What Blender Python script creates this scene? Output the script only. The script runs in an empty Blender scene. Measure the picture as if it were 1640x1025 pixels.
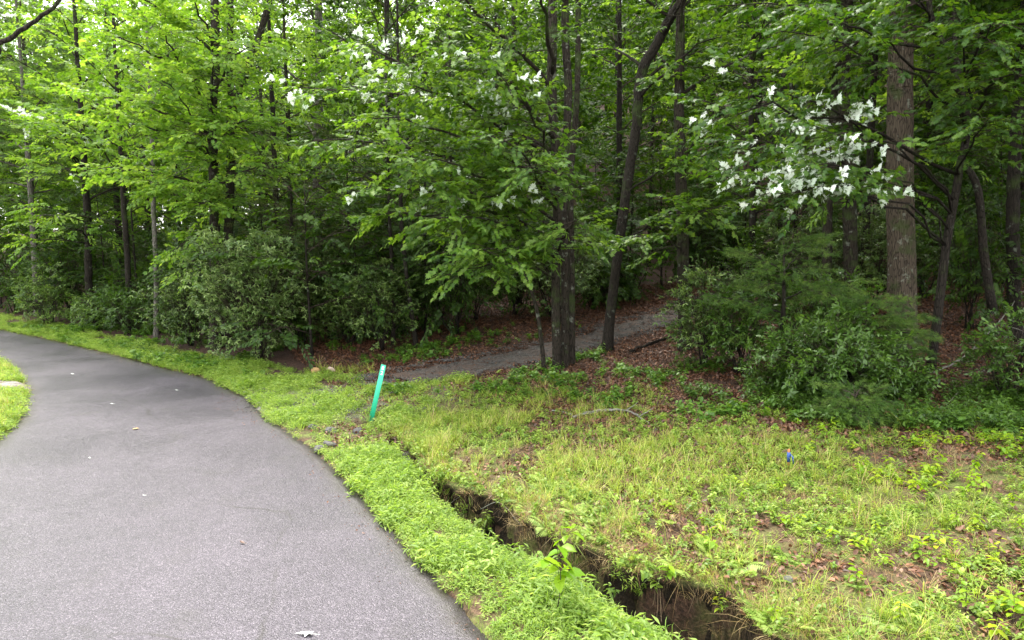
import bpy, math, random
import numpy as np
from mathutils import Vector, noise as mnoise

S = bpy.context.scene
COL = S.collection
PI = math.pi
R = math.radians

# ------------------------------------------------------------------ camera
PITCH = R(5.88)
CAMZ = 3.0
FPX = 1093.0
cam_d = bpy.data.cameras.new("camera"); cam = bpy.data.objects.new("camera", cam_d); COL.objects.link(cam)
cam.location = (0, 0, CAMZ); cam.rotation_euler = (PI/2 - PITCH, 0, 0)
cam_d.sensor_width = 36; cam_d.lens = 24.0; cam_d.clip_start = 0.05; cam_d.clip_end = 1500
S.camera = cam

# ------------------------------------------------------------------ world, sun, exposure
SUN_EL, SUN_AZ = 63.0, 335.0        # azimuth clockwise from +Y (above the wood, a little to the left)
w = bpy.data.worlds.new("World"); S.world = w; w.use_nodes = True
wn, wl = w.node_tree.nodes, w.node_tree.links
wn.clear()
sky = wn.new("ShaderNodeTexSky"); sky.sky_type = 'NISHITA'; sky.sun_disc = False
sky.sun_elevation = R(SUN_EL); sky.sun_rotation = R(SUN_AZ); sky.dust_density = 4.0; sky.air_density = 1.2
bg = wn.new("ShaderNodeBackground"); bg.inputs['Strength'].default_value = 0.15
cloud = wn.new("ShaderNodeMix"); cloud.data_type = 'RGBA'
cloud.inputs[0].default_value = 0.8
cloud.inputs[7].default_value = (6.4, 6.4, 6.25, 1)      # even bright overcast
wo = wn.new("ShaderNodeOutputWorld")
wl.new(sky.outputs[0], cloud.inputs[6]); wl.new(cloud.outputs[2], bg.inputs[0]); wl.new(bg.outputs[0], wo.inputs[0])
sd = bpy.data.lights.new("sun", 'SUN'); sd.energy = 1.5; sd.angle = R(18); sd.color = (1, .96, .88)
so = bpy.data.objects.new("sun", sd); COL.objects.link(so); so.location = (0, 0, 40)
_az, _el = R(SUN_AZ), R(SUN_EL)
_sv = Vector((math.sin(_az)*math.cos(_el), math.cos(_az)*math.cos(_el), math.sin(_el)))
so.rotation_euler = (-_sv).to_track_quat('-Z', 'Y').to_euler()
S.view_settings.view_transform = 'Standard'; S.view_settings.look = 'None'
S.view_settings.gamma = 1.0; S.view_settings.exposure = 2.28
S.view_settings.use_curve_mapping = False
cy = S.cycles
cy.max_bounces = 7; cy.diffuse_bounces = 4; cy.glossy_bounces = 2; cy.transmission_bounces = 4; cy.transparent_max_bounces = 4
cy.sample_clamp_indirect = 6.0

# ------------------------------------------------------------------ helpers
def rng_(s): return np.random.default_rng(s)

def tag(o, label=None, cat=None, group=None, kind=None):
    if label: o['label'] = label
    if cat: o['category'] = cat
    if group: o['group'] = group
    if kind: o['kind'] = kind
    return o

def empty(name, loc, label, cat, group=None):
    o = bpy.data.objects.new(name, None); COL.objects.link(o); o.location = loc
    o.empty_display_size = .2
    return tag(o, label, cat, group)

def raydir(px, py):
    u = (px-820)/FPX; v = (512.5-py)/FPX
    return np.array([u, math.cos(PITCH)+v*math.sin(PITCH), -math.sin(PITCH)+v*math.cos(PITCH)])

def W(px, py, Y):
    d = raydir(px, py); t = Y/d[1]
    return np.array([d[0]*t, Y, CAMZ+d[2]*t])

def G0(px, py, z=0.0):
    d = raydir(px, py); t = (z-CAMZ)/d[2]
    return (d[0]*t, d[1]*t)

class MB:
    """collects arrays of verts and polygons"""
    def __init__(s): s.V=[]; s.F=[]; s.M=[]; s.n=0; s.A=[]; s.role=[]
    def add(s, V, F, m=0, a=0.5, role=-1):
        V = np.asarray(V, float).reshape(-1,3)
        s.V.append(V); s.F.extend([[i+s.n for i in f] for f in F]); s.M.extend([m]*len(F))
        s.A.append(np.full(len(V), a) if np.isscalar(a) else np.asarray(a)); s.role.append(np.full(len(V), role, np.int32))
        s.n += len(V)
    def mesh(s, name, mats, smooth=False, attrs=True):
        me = bpy.data.meshes.new(name)
        V = np.concatenate(s.V) if s.V else np.zeros((0,3))
        me.vertices.add(len(V)); me.vertices.foreach_set('co', V.astype(np.float32).ravel())
        ls = np.array([len(f) for f in s.F], np.int32)
        fl = np.fromiter((i for f in s.F for i in f), np.int32, int(ls.sum()) if len(ls) else 0)
        me.loops.add(len(fl)); me.polygons.add(len(ls))
        me.loops.foreach_set('vertex_index', fl)
        st = np.concatenate([[0], np.cumsum(ls)[:-1]]).astype(np.int32) if len(ls) else ls
        me.polygons.foreach_set('loop_start', st)
        me.polygons.foreach_set('material_index', np.array(s.M, np.int32))
        if smooth: me.polygons.foreach_set('use_smooth', np.ones(len(ls), bool))
        for m in mats: me.materials.append(m)
        if attrs:
            at = me.attributes.new('lr', 'FLOAT', 'POINT'); at.data.foreach_set('value', np.concatenate(s.A).astype(np.float32))
        me.update(calc_edges=True)
        return me
    def build(s, name, mats, parent=None, smooth=False, loc=None):
        if not isinstance(mats, (list, tuple)): mats = [mats]
        o = bpy.data.objects.new(name, s.mesh(name, mats, smooth)); COL.objects.link(o)
        if parent is not None: o.parent = parent
        if loc is not None: o.location = loc
        return o

def frames(pts):
    pts = np.asarray(pts, float); n = len(pts)
    T = np.gradient(pts, axis=0); T /= np.linalg.norm(T, axis=1)[:,None]+1e-9
    ref = np.array([0,0,1.]) if abs(T[0][2]) < .9 else np.array([1.,0,0])
    N = []; nrm = np.cross(T[0], ref); nrm /= np.linalg.norm(nrm)
    for i in range(n):
        nrm = nrm - T[i]*np.dot(nrm, T[i]); nrm /= np.linalg.norm(nrm)+1e-9; N.append(nrm.copy())
    N = np.array(N); B = np.cross(T, N)
    return T, N, B

def tube(pts, rad, sides=8, rough=0.0, seed=0, ridges=0):
    pts = np.asarray(pts, float); n = len(pts)
    rad = np.broadcast_to(np.asarray(rad, float), (n,))
    T, N, B = frames(pts)
    a = np.arange(sides)*2*PI/sides
    ca, sa = np.cos(a), np.sin(a)
    r = np.repeat(rad[:,None], sides, 1)
    if rough:
        g = rng_(seed)
        ph = g.uniform(0, 6.28, 6)
        L = np.concatenate([[0], np.cumsum(np.linalg.norm(np.diff(pts, axis=0), axis=1))])[:,None]
        r = r*(1+rough*(np.sin(3*a[None]+ph[0]+L*2.1)+.7*np.sin(5*a[None]-L*3.3+ph[1])+.5*np.sin(2*a[None]+L*7+ph[2]))/2 + rough*(.5 if ridges == 0 else .12)*g.normal(size=r.shape))
        if ridges:
            r = r*(1+.035*np.sign(np.sin(ridges*a[None]+1.3*np.sin(L*2.2+ph[3])+.8*np.sin(L*5+ph[4])))*(.5+.5*np.sin(L*9+a[None]*4)**2))
    V = pts[:,None,:] + r[...,None]*(ca[None,:,None]*N[:,None,:]+sa[None,:,None]*B[:,None,:])
    V = V.reshape(-1,3)
    F = []
    for i in range(n-1):
        o = i*sides
        for j in range(sides):
            k = (j+1) % sides
            F.append((o+j, o+k, o+sides+k, o+sides+j))
    F.append(tuple(range((n-1)*sides, n*sides)))
    F.append(tuple(reversed(range(sides))))
    return V, F

def curve(pts, n):
    """smooth Catmull-Rom through points"""
    P = np.asarray(pts, float)
    if len(P) < 3:
        t = np.linspace(0,1,n)[:,None]; return P[0]*(1-t)+P[-1]*t
    Q = np.vstack([2*P[0]-P[1], P, 2*P[-1]-P[-2]])
    seg = len(P)-1; out = []
    for t in np.linspace(0, seg-1e-6, n):
        i = int(t); f = t-i
        p0,p1,p2,p3 = Q[i],Q[i+1],Q[i+2],Q[i+3]
        out.append(.5*((2*p1)+(-p0+p2)*f+(2*p0-5*p1+4*p2-p3)*f*f+(-p0+3*p1-3*p2+p3)*f**3))
    return np.array(out)

def pdist(P, poly, soft=False):
    """distance to a polyline, signed: positive on its right-hand side when walking along it"""
    P = np.asarray(P, float); poly = np.asarray(poly, float)
    best = np.full(len(P), 1e9); sg = np.ones(len(P))
    for a, b in zip(poly[:-1], poly[1:]):
        d = b-a; L2 = d@d
        t = np.clip(((P-a)@d)/L2, 0, 1)
        q = a+t[:,None]*d; r = P-q; dist = np.hypot(r[:,0], r[:,1])
        cr = (r[:,0]*d[1]-r[:,1]*d[0])/math.sqrt(L2)
        m = dist < best-1e-7
        tie = (~m) & (dist < best+1e-6)
        sg = np.where(m, np.sign(cr+1e-12), sg)
        sg = np.where(tie & (np.abs(cr) > .01), np.sign(cr), sg)
        best = np.minimum(best, dist)
    return best*sg

def inpoly(P, poly):
    P = np.asarray(P); x, y = P[:,0], P[:,1]; c = np.zeros(len(P), bool); n = len(poly)
    for i in range(n):
        x1,y1 = poly[i]; x2,y2 = poly[(i+1)%n]
        m = ((y1 > y) != (y2 > y)) & (x < (x2-x1)*(y-y1)/((y2-y1) if y2 != y1 else 1e-9)+x1)
        c ^= m
    return c

def sm(x, a, b):
    t = np.clip((x-a)/(b-a), 0, 1); return t*t*(3-2*t)

_vr = rng_(77).uniform(-1, 1, (256, 256))
def vnoise(x, y, f):
    x = np.asarray(x)*f+100.3; y = np.asarray(y)*f+57.7
    i = np.floor(x).astype(int); j = np.floor(y).astype(int); u = x-i; v = y-j
    u = u*u*(3-2*u); v = v*v*(3-2*v)
    g = lambda a, b: _vr[a % 256, b % 256]
    return (g(i,j)*(1-u)+g(i+1,j)*u)*(1-v)+(g(i,j+1)*(1-u)+g(i+1,j+1)*u)*v
def fbm(x, y, f, o=3):
    s = 0; a = 1; t = 0
    for k in range(o): s = s+a*vnoise(np.asarray(x)+13.1*k, np.asarray(y)-7.7*k, f*2**k); t += a; a *= .5
    return s/t

# ------------------------------------------------------------------ lay-out curves on the ground
RE = [(9,-8),(4.6,-1),(1.7,2.6)] + [G0(*p) for p in [(785,1025),(738,968),(700,928),(640,862),(560,775),(505,722),(462,693),(432,674),(412,655),(398,640),(368,624),(330,606),(250,586),(180,568),(100,549),(0,528)]] + [(-26,30),(-36,34),(-60,39),(-90,42)]
LE = [(2.5,-11),(-1.2,-4),(-4.3,2.6),(-6.6,7.0)] + [G0(*p) for p in [(0,700),(25,681),(40,658),(42,638),(48,625),(28,600),(0,575)]] + [(-20,22.6),(-30,27.5),(-60,33.5),(-90,37)]
NL = [(-2.05,10.9),(-1.75,9.9),(-1.0,8.25),(-.40,6.98),(.16,6.45),(.66,5.86),(1.02,5.25),(1.9,4.0),(3.3,2.3),(6,-1),(9,-5)]
FL = [(-2.0,10.95),(-1.45,9.9),(-.86,8.6),(-.14,7.78),(.40,7.0),(.85,6.5),(1.33,6.02),(1.74,5.72),(1.98,5.45),(2.05,5.1),(2.7,4.25),(4.1,2.6),(7,-.6),(10.2,-5)]
WE = [(-90,47),(-40,40),(-27,33.5),(-17,26.4),(-10.5,20.6),(-7.3,18.4),(-5,16.4),(-2.5,15.4),(.2,15.1),(2.2,13.8),(3.6,12),(5.2,10.9),(8.2,10.2),(14,9),(30,5),(60,0)]
PATHL = [(-2.5,15.1),(-1.7,15.7),(-.6,16.35),(1.3,17.6),(3.6,19.3),(6.0,21.4),(9.5,24.0),(14,27)]      # gravel path centre
REp = np.array([tuple(p) for p in RE]); LEp = np.array([tuple(p) for p in LE])
ROADPOLY = np.vstack([REp, LEp[::-1]])
PC = curve([(a,b,0) for a,b in PATHL], 60)[:,:2]
DRIVE = curve([(a,b,0) for a,b in [G0(52,622), G0(20,621), (-13.5,15.1), (-18,15.6), (-26,14)]], 30)[:,:2]

def lipn(x, y): return (.09*vnoise(x, y, 1.3)+.05*vnoise(x, y, 4.3)+.02*vnoise(x, y, 11))*sm(-np.asarray(y), -10.5, -9.5)
def fields(x, y):
    P = np.stack([x, y], 1)
    f = {}
    f['re'] = -pdist(P, REp[::-1]) * 1.0
    f['re'] = pdist(P, REp)            # + on the right of the road
    f['le'] = -pdist(P, LEp)           # + on the left of the road
    f['road'] = inpoly(P, ROADPOLY)
    f['nl'] = -pdist(P, NL)            # + towards the bank
    f['fl'] = -pdist(P, FL)-lipn(x, y)
    f['wood'] = -pdist(P, WE)          # + inside the wood
    f['path'] = np.abs(pdist(P, PC))
    f['drive'] = np.abs(pdist(P, DRIVE))
    return f

def heights(x, y, f=None, shift=0.0):
    x = np.asarray(x, float); y = np.asarray(y, float)
    if f is None: f = fields(x, y)
    road = f['road']
    right = f['re'] > 0
    h = np.zeros(len(x))
    bank = .02 + .035*np.clip(f['re']-1.0, 0, 7)
    bank += .07*sm(f['fl'], -.02, .35)*sm(y, 11.5, 9)
    wd = np.maximum(f['wood']+1.0, 0)
    hill = np.where(wd < 4, .13*wd*wd/8, .13*(wd-2)); hill = np.minimum(hill, 3.6+.03*wd) + .42*np.maximum(wd-30, 0)*sm(x+.12*y, -38, 6)
    h = np.where(right, bank+hill, 0.0)
    left = f['le'] > 0
    h = np.where(left & ~right, .02+.03*np.clip(f['le'], 0, 4), h)
    amp = np.where(road, 0, sm(np.minimum(np.abs(f['re']), np.abs(f['le'])), 0, 1.0))
    h = h + amp*(.05*fbm(x, y, .55)+.03*fbm(x, y, 2.2)+.012*vnoise(x, y, 9))
    # gully
    sh = shift*sm(-y, -10.4, -9.2)
    ins = (f['nl'] > 0) & (f['fl'] < sh) & (y < 11)
    wdt = np.maximum(f['nl']-f['fl']+sh, 1e-3); q = np.clip(f['nl']/wdt + .06*vnoise(x, y, 5)+.04*vnoise(x, y, 14), 0, 1)
    D = .24+.25*sm(-y, -9.6, -8.3)+.32*sm(-y, -7.6, -5.6)
    D = D*(1+.15*vnoise(x, y, 1.3))
    prof = np.where(q < .5, sm(q, -.15, .5), 1.0)
    wall = 1-sm(q, .86, .98)
    hg = h*sm(q, .86, .98)-D*np.minimum(prof, 1)*wall+.02*vnoise(x, y, 8)
    h = np.where(ins, np.minimum(h, hg), h)
    # near edge of the strip dips to the gully
    h = h-np.where(right & ~ins & (f['nl'] < 0), .10*sm(f['nl'], -.35, 0)*sm(-y, -9.5, -8), 0)
    h = np.where(road, -.05, h)
    h = h-np.where(~road & (f['path'] < .62), .05, 0)
    return h

def Hs(x, y): return float(heights(np.array([x]), np.array([y]))[0])

def GP(px, py):
    """where the ray through a pixel of the photograph meets the ground"""
    d = raydir(px, py); t = 3.0
    prev = t
    while t < 120:
        p = np.array([0,0,CAMZ])+d*t
        if p[2] < Hs(p[0], p[1]): break
        prev = t; t *= 1.03
    a, b = prev, t
    for _ in range(12):
        m = (a+b)/2; p = np.array([0,0,CAMZ])+d*m
        if p[2] < Hs(p[0], p[1]): b = m
        else: a = m
    p = np.array([0,0,CAMZ])+d*b
    return p

# ------------------------------------------------------------------ materials
def newmat(name):
    m = bpy.data.materials.new(name); m.use_nodes = True
    nt = m.node_tree; nt.nodes.clear()
    out = nt.nodes.new("ShaderNodeOutputMaterial")
    return m, nt, out
def nd(nt, t, **k):
    n = nt.nodes.new(t)
    for a, b in k.items(): setattr(n, a, b)
    return n
def lk(nt, a, b): nt.links.new(a, b)
def ramp(nt, fac, stops, interp='LINEAR'):
    r = nd(nt, "ShaderNodeValToRGB"); r.color_ramp.interpolation = interp
    e = r.color_ramp.elements
    while len(e) < len(stops): e.new(.5)
    for q, (p, c) in zip(e, stops): q.position = p; q.color = (*c, 1)
    lk(nt, fac, r.inputs[0]); return r.outputs[0]
def noise(nt, co, scale, detail=3, rough=.55, dist=0):
    n = nd(nt, "ShaderNodeTexNoise"); n.inputs['Scale'].default_value = scale; n.inputs['Detail'].default_value = detail
    n.inputs['Roughness'].default_value = rough; n.inputs['Distortion'].default_value = dist
    if co is not None: lk(nt, co, n.inputs['Vector'])
    return n.outputs['Fac']
def voro(nt, co, scale, feature='F1', out='Distance'):
    n = nd(nt, "ShaderNodeTexVoronoi", feature=feature); n.inputs['Scale'].default_value = scale
    if co is not None: lk(nt, co, n.inputs['Vector'])
    return n.outputs[out]
def mixc(nt, fac, a, b, mode='MIX'):
    m = nd(nt, "ShaderNodeMix", data_type='RGBA', blend_type=mode)
    for s, v in ((m.inputs[0], fac), (m.inputs[6], a), (m.inputs[7], b)):
        if isinstance(v, (int, float)): s.default_value = v
        elif isinstance(v, tuple): s.default_value = (*v, 1)
        else: lk(nt, v, s)
    return m.outputs[2]
def math_(nt, op, a, b=0.0, clamp=False):
    m = nd(nt, "ShaderNodeMath", operation=op, use_clamp=clamp)
    for s, v in ((m.inputs[0], a), (m.inputs[1], b)):
        if isinstance(v, (int, float)): s.default_value = v
        else: lk(nt, v, s)
    return m.outputs[0]
def bump(nt, h, dist, strength=1.0):
    b = nd(nt, "ShaderNodeBump"); b.inputs['Distance'].default_value = dist; b.inputs['Strength'].default_value = strength
    lk(nt, h, b.inputs['Height']); return b.outputs[0]
def prin(nt, col, rough=.6, spec=.5, normal=None):
    p = nd(nt, "ShaderNodeBsdfPrincipled")
    if isinstance(col, tuple): p.inputs['Base Color'].default_value = (*col, 1)
    else: lk(nt, col, p.inputs['Base Color'])
    if isinstance(rough, (int, float)): p.inputs['Roughness'].default_value = rough
    else: lk(nt, rough, p.inputs['Roughness'])
    p.inputs['Specular IOR Level'].default_value = spec
    if normal is not None: lk(nt, normal, p.inputs['Normal'])
    return p

def leafmat(name, cols, trans=.4, rough=.5, spec=.35, tcol=1.0):
    """cols: dark..light colour stops; variation per sprig and per leaf"""
    m, nt, out = newmat(name)
    oi = nd(nt, "ShaderNodeObjectInfo"); at = nd(nt, "ShaderNodeAttribute", attribute_name='lr')
    v = math_(nt, 'ADD', math_(nt, 'MULTIPLY', oi.outputs['Random'], .5), math_(nt, 'MULTIPLY', at.outputs['Fac'], .5))
    n = len(cols)
    c = ramp(nt, v, [(.12+.76*i/(n-1), cols[i]) for i in range(n)])
    p = prin(nt, c, rough, spec)
    if trans > 0:
        t = nd(nt, "ShaderNodeBsdfTranslucent")
        hs = nd(nt, "ShaderNodeHueSaturation"); hs.inputs['Hue'].default_value = .49; hs.inputs['Saturation'].default_value = 1.1; hs.inputs['Value'].default_value = 1.5*tcol
        lk(nt, c, hs.inputs['Color']); lk(nt, hs.outputs[0], t.inputs['Color'])
        mx = nd(nt, "ShaderNodeMixShader"); mx.inputs[0].default_value = trans
        lk(nt, p.outputs[0], mx.inputs[1]); lk(nt, t.outputs[0], mx.inputs[2]); lk(nt, mx.outputs[0], out.inputs[0])
    else: lk(nt, p.outputs[0], out.inputs[0])
    return m

def barkmat(name, dark, light, lichen=(.30,.33,.27), lich=.25, moss=(.05,.08,.02), mossy=.2, furrow=26, zs=.22):
    m, nt, out = newmat(name)
    tc = nd(nt, "ShaderNodeTexCoord"); mp = nd(nt, "ShaderNodeMapping"); mp.inputs['Scale'].default_value = (1, 1, zs)
    lk(nt, tc.outputs['Object'], mp.inputs[0])
    v = voro(nt, mp.outputs[0], furrow, 'DISTANCE_TO_EDGE')
    n1 = noise(nt, mp.outputs[0], furrow*1.4, 5, .6, .6)
    h = math_(nt, 'ADD', math_(nt, 'MULTIPLY', math_(nt, 'MINIMUM', v, .12), 5), math_(nt, 'MULTIPLY', n1, .8))
    c = ramp(nt, h, [(.25, dark), (.95, light)])
    nl = noise(nt, tc.outputs['Object'], 5.5, 6, .7)
    c = mixc(nt, ramp(nt, nl, [(.62-lich*.3, (0,0,0)), (.68-lich*.3, (1,1,1))]), c, mixc(nt, .45, c, lichen))
    nm = noise(nt, tc.outputs['Object'], 2.1, 4, .6)
    c = mixc(nt, ramp(nt, nm, [(.62-mossy*.25, (0,0,0)), (.75-mossy*.25, (1,1,1))]), c, mixc(nt, .6, c, moss))
    p = prin(nt, c, .9, .12, bump(nt, h, .02, 1.0))
    lk(nt, p.outputs[0], out.inputs[0]); return m

M = {}
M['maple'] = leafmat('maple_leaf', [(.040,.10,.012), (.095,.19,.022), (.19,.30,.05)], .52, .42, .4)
M['maple_lt'] = leafmat('leaf_painted_light', [(.085,.18,.022), (.16,.29,.04), (.28,.40,.07)], .55, .45, .35)  # lighter leaf copy; the hazy light on the left is put into its colour
M['maple_dk'] = leafmat('maple_leaf_painted_shade', [(.022,.062,.008), (.050,.120,.012), (.12,.21,.025)], .42, .42, .4)  # darker maple copy; shade from the canopy above is put into its colour
M['pale'] = leafmat('leaf_underside', [(.48,.57,.45), (.62,.69,.60), (.76,.79,.75)], .25, .5, .4)
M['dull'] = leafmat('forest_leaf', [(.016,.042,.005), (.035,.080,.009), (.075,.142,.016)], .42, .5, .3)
M['laurel'] = leafmat('laurel_leaf', [(.030,.066,.012), (.070,.130,.024), (.19,.27,.07)], .25, .35, .42)
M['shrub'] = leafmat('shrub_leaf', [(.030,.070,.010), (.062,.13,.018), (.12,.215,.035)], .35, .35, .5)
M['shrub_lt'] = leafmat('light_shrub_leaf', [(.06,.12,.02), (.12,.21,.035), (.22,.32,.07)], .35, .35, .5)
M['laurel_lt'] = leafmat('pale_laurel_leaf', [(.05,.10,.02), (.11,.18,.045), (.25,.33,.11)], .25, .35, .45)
M['needle'] = leafmat('pine_needle', [(.032,.080,.012), (.065,.135,.02), (.13,.21,.035)], .3, .5, .35)
M['hemlock'] = leafmat('hemlock_needle', [(.045,.075,.016), (.085,.12,.026), (.15,.18,.045)], .3, .5, .35)
M['grass'] = leafmat('grass_blade', [(.155,.235,.030), (.27,.365,.055), (.45,.49,.12)], .45, .5, .3)
M['lush'] = leafmat('lush_weed', [(.12,.215,.030), (.22,.335,.06), (.36,.46,.12)], .5, .45, .35)
M['weed'] = leafmat('weed_leaf', [(.10,.19,.026), (.21,.32,.045), (.36,.45,.09)], .4, .42, .4)
M['shadeweed'] = leafmat('shade_weed', [(.05,.12,.018), (.09,.19,.022), (.15,.26,.03)], .4, .42, .4)
M['straw'] = leafmat('dry_grass', [(.20,.12,.05), (.34,.24,.10), (.46,.36,.18)], .25, .6, .3)
M['straw2'] = leafmat('root_strand', [(.05,.032,.02), (.13,.09,.05), (.26,.20,.12)], .1, .7, .2)
M['dead'] = leafmat('dead_leaf', [(.045,.020,.012), (.11,.046,.024), (.24,.115,.06)], .1, .5, .45)
M['seed'] = leafmat('seedling_leaf', [(.15,.29,.015), (.25,.38,.02), (.38,.46,.03)], .45, .4, .4)
M['twig'] = barkmat('twig_bark', (.02,.014,.011), (.075,.058,.045), lich=0, mossy=0, furrow=60)
M['oak'] = barkmat('oak_bark', (.010,.008,.006), (.095,.074,.056), lich=.12, mossy=.35, furrow=30, zs=.12)
M['dark'] = barkmat('dark_bark', (.005,.0045,.004), (.028,.023,.019), lichen=(.20,.23,.18), lich=.05, mossy=.25)
M['mossy'] = barkmat('lichen_bark', (.005,.0045,.004), (.036,.029,.023), lichen=(.26,.28,.23), lich=.12, mossy=.4, furrow=22)
M['grey'] = barkmat('grey_bark', (.028,.025,.022), (.14,.128,.112), lich=.1, mossy=.1, furrow=24)

def terrain_mat():
    m, nt, out = newmat('ground_soil')
    tc = nd(nt, "ShaderNodeTexCoord"); co = tc.outputs['Object']
    w1 = nd(nt, "ShaderNodeAttribute", attribute_name='woodland').outputs['Fac']
    w2 = nd(nt, "ShaderNodeAttribute", attribute_name='gully').outputs['Fac']
    w3 = nd(nt, "ShaderNodeAttribute", attribute_name='gravelly').outputs['Fac']
    n1 = noise(nt, co, 3.2, 6, .6); n2 = noise(nt, co, 28, 5, .65); n3 = noise(nt, co, 1.1, 4, .6); v = voro(nt, co, 38, 'F1', 'Color')
    soil = ramp(nt, n2, [(.3, (.035,.020,.012)), (.5, (.08,.048,.028)), (.7, (.17,.11,.065))])
    moss = ramp(nt, n2, [(.3, (.05,.07,.015)), (.7, (.17,.19,.05))])
    c = mixc(nt, ramp(nt, n1, [(.42, (0,0,0)), (.6, (1,1,1))]), soil, moss)
    sep = nd(nt, "ShaderNodeSeparateColor"); lk(nt, v, sep.inputs[0])
    litter = ramp(nt, sep.outputs[0], [(0, (.018,.010,.007)), (.5, (.045,.023,.015)), (1, (.10,.052,.033))])
    c = mixc(nt, w1, c, litter)
    grav = ramp(nt, voro(nt, co, 45, 'F1', 'Distance'), [(0, (.28,.26,.24)), (.6, (.12,.11,.10)), (1, (.05,.045,.04))])
    c = mixc(nt, math_(nt, 'MULTIPLY', w3, ramp(nt, n1, [(.35, (0,0,0)), (.55, (1,1,1))])), c, grav)
    shaded_earth = ramp(nt, math_(nt, 'ADD', math_(nt, 'MULTIPLY', n2, .6), math_(nt, 'MULTIPLY', n1, .4)), [(.32, (.008,.006,.0035)), (.5, (.019,.013,.007)), (.70, (.055,.037,.019))])  # dark brown earth, darkened further to carry the gully's shade
    c = mixc(nt, w2, c, shaded_earth)
    h = math_(nt, 'ADD', n2, math_(nt, 'MULTIPLY', sep.outputs[0], .5))
    p = prin(nt, c, .85, .3, bump(nt, h, .03, .8)); lk(nt, p.outputs[0], out.inputs[0]); return m

def noiseC(nt, co, scale):
    n = nd(nt, "ShaderNodeTexNoise"); n.inputs['Scale'].default_value = scale; lk(nt, co, n.inputs['Vector']); return n.outputs['Color']
def asphalt_mat():
    m, nt, out = newmat('worn_asphalt')
    tc = nd(nt, "ShaderNodeTexCoord"); co = tc.outputs['Object']
    v = voro(nt, co, 105, 'F1', 'Color'); sep = nd(nt, "ShaderNodeSeparateColor"); lk(nt, v, sep.inputs[0])
    c = ramp(nt, sep.outputs[0], [(0, (.028,.025,.031)), (.45, (.054,.048,.059)), (.85, (.084,.075,.090)), (1, (.17,.155,.172))])
    big = noise(nt, co, .55, 5, .6, .3)
    c = mixc(nt, .85, c, ramp(nt, big, [(.3, (.66,.66,.69)), (.7, (1.24,1.19,1.22))]), 'MULTIPLY')
    mid = noise(nt, co, 5, 5, .7)
    c = mixc(nt, .6, c, ramp(nt, mid, [(.35, (.8,.79,.82)), (.65, (1.12,1.1,1.12))]), 'MULTIPLY')
    ed = nd(nt, "ShaderNodeAttribute", attribute_name='edge').outputs['Fac']
    ed2 = math_(nt, 'MULTIPLY', ed, ramp(nt, noise(nt, co, 3, 5, .7), [(.3, (.3,.3,.3)), (.6, (1,1,1))]), True)
    c = mixc(nt, ed2, c, (.038,.031,.026))
    cr = voro(nt, mixc(nt, .25, co, noiseC(nt, co, 1.3)), .42, 'DISTANCE_TO_EDGE')
    crm = math_(nt, 'MULTIPLY', ramp(nt, cr, [(0, (1,1,1)), (.007, (0,0,0))]), ramp(nt, noise(nt, co, .5, 3), [(.50, (0,0,0)), (.60, (.75,.75,.75))]))
    c = mixc(nt, crm, c, (.022,.019,.018))
    st = ramp(nt, noise(nt, co, 1.6, 4, .5), [(.60, (0,0,0)), (.75, (.35,.35,.35))]); c = mixc(nt, st, c, (.05,.045,.045))
    vd = voro(nt, co, 105, 'F1', 'Distance')
    h = math_(nt, 'SUBTRACT', 1, vd)
    rg = ramp(nt, big, [(.3, (.34,.34,.34)), (.7, (.50,.50,.50))])
    p = prin(nt, c, rg, .45, bump(nt, h, .006, .7)); lk(nt, p.outputs[0], out.inputs[0]); return m

def gravel_mat(name, s=1.0, scale=32):
    m, nt, out = newmat(name)
    tc = nd(nt, "ShaderNodeTexCoord"); co = tc.outputs['Object']
    v = voro(nt, co, scale, 'F1', 'Color'); sep = nd(nt, "ShaderNodeSeparateColor"); lk(nt, v, sep.inputs[0])
    c = ramp(nt, sep.outputs[0], [(0, (.06*s,.055*s,.05*s)), (.5, (.17*s,.155*s,.145*s)), (1, (.36*s,.34*s,.32*s))])
    n1 = noise(nt, co, 2.2, 5, .65)
    c = mixc(nt, ramp(nt, n1, [(.40, (.15,.15,.15)), (.60, (.9,.9,.9))]), c, (.075,.045,.032))
    h = math_(nt, 'SUBTRACT', 1, voro(nt, co, scale, 'F1', 'Distance'))
    p = prin(nt, c, .75, .4, bump(nt, h, .02, .9)); lk(nt, p.outputs[0], out.inputs[0]); return m

def plain(name, c, rough=.5, spec=.5, nz=.0, scale=20):
    m, nt, out = newmat(name)
    if nz:
        tc = nd(nt, "ShaderNodeTexCoord"); n = noise(nt, tc.outputs['Object'], scale, 6, .65)
        col = ramp(nt, n, [(.3, tuple(a*(1-nz) for a in c)), (.7, tuple(min(1, a*(1+nz)) for a in c))])
        p = prin(nt, col, rough, spec, bump(nt, n, .01, .6))
    else: p = prin(nt, c, rough, spec)
    lk(nt, p.outputs[0], out.inputs[0]); return m

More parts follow.
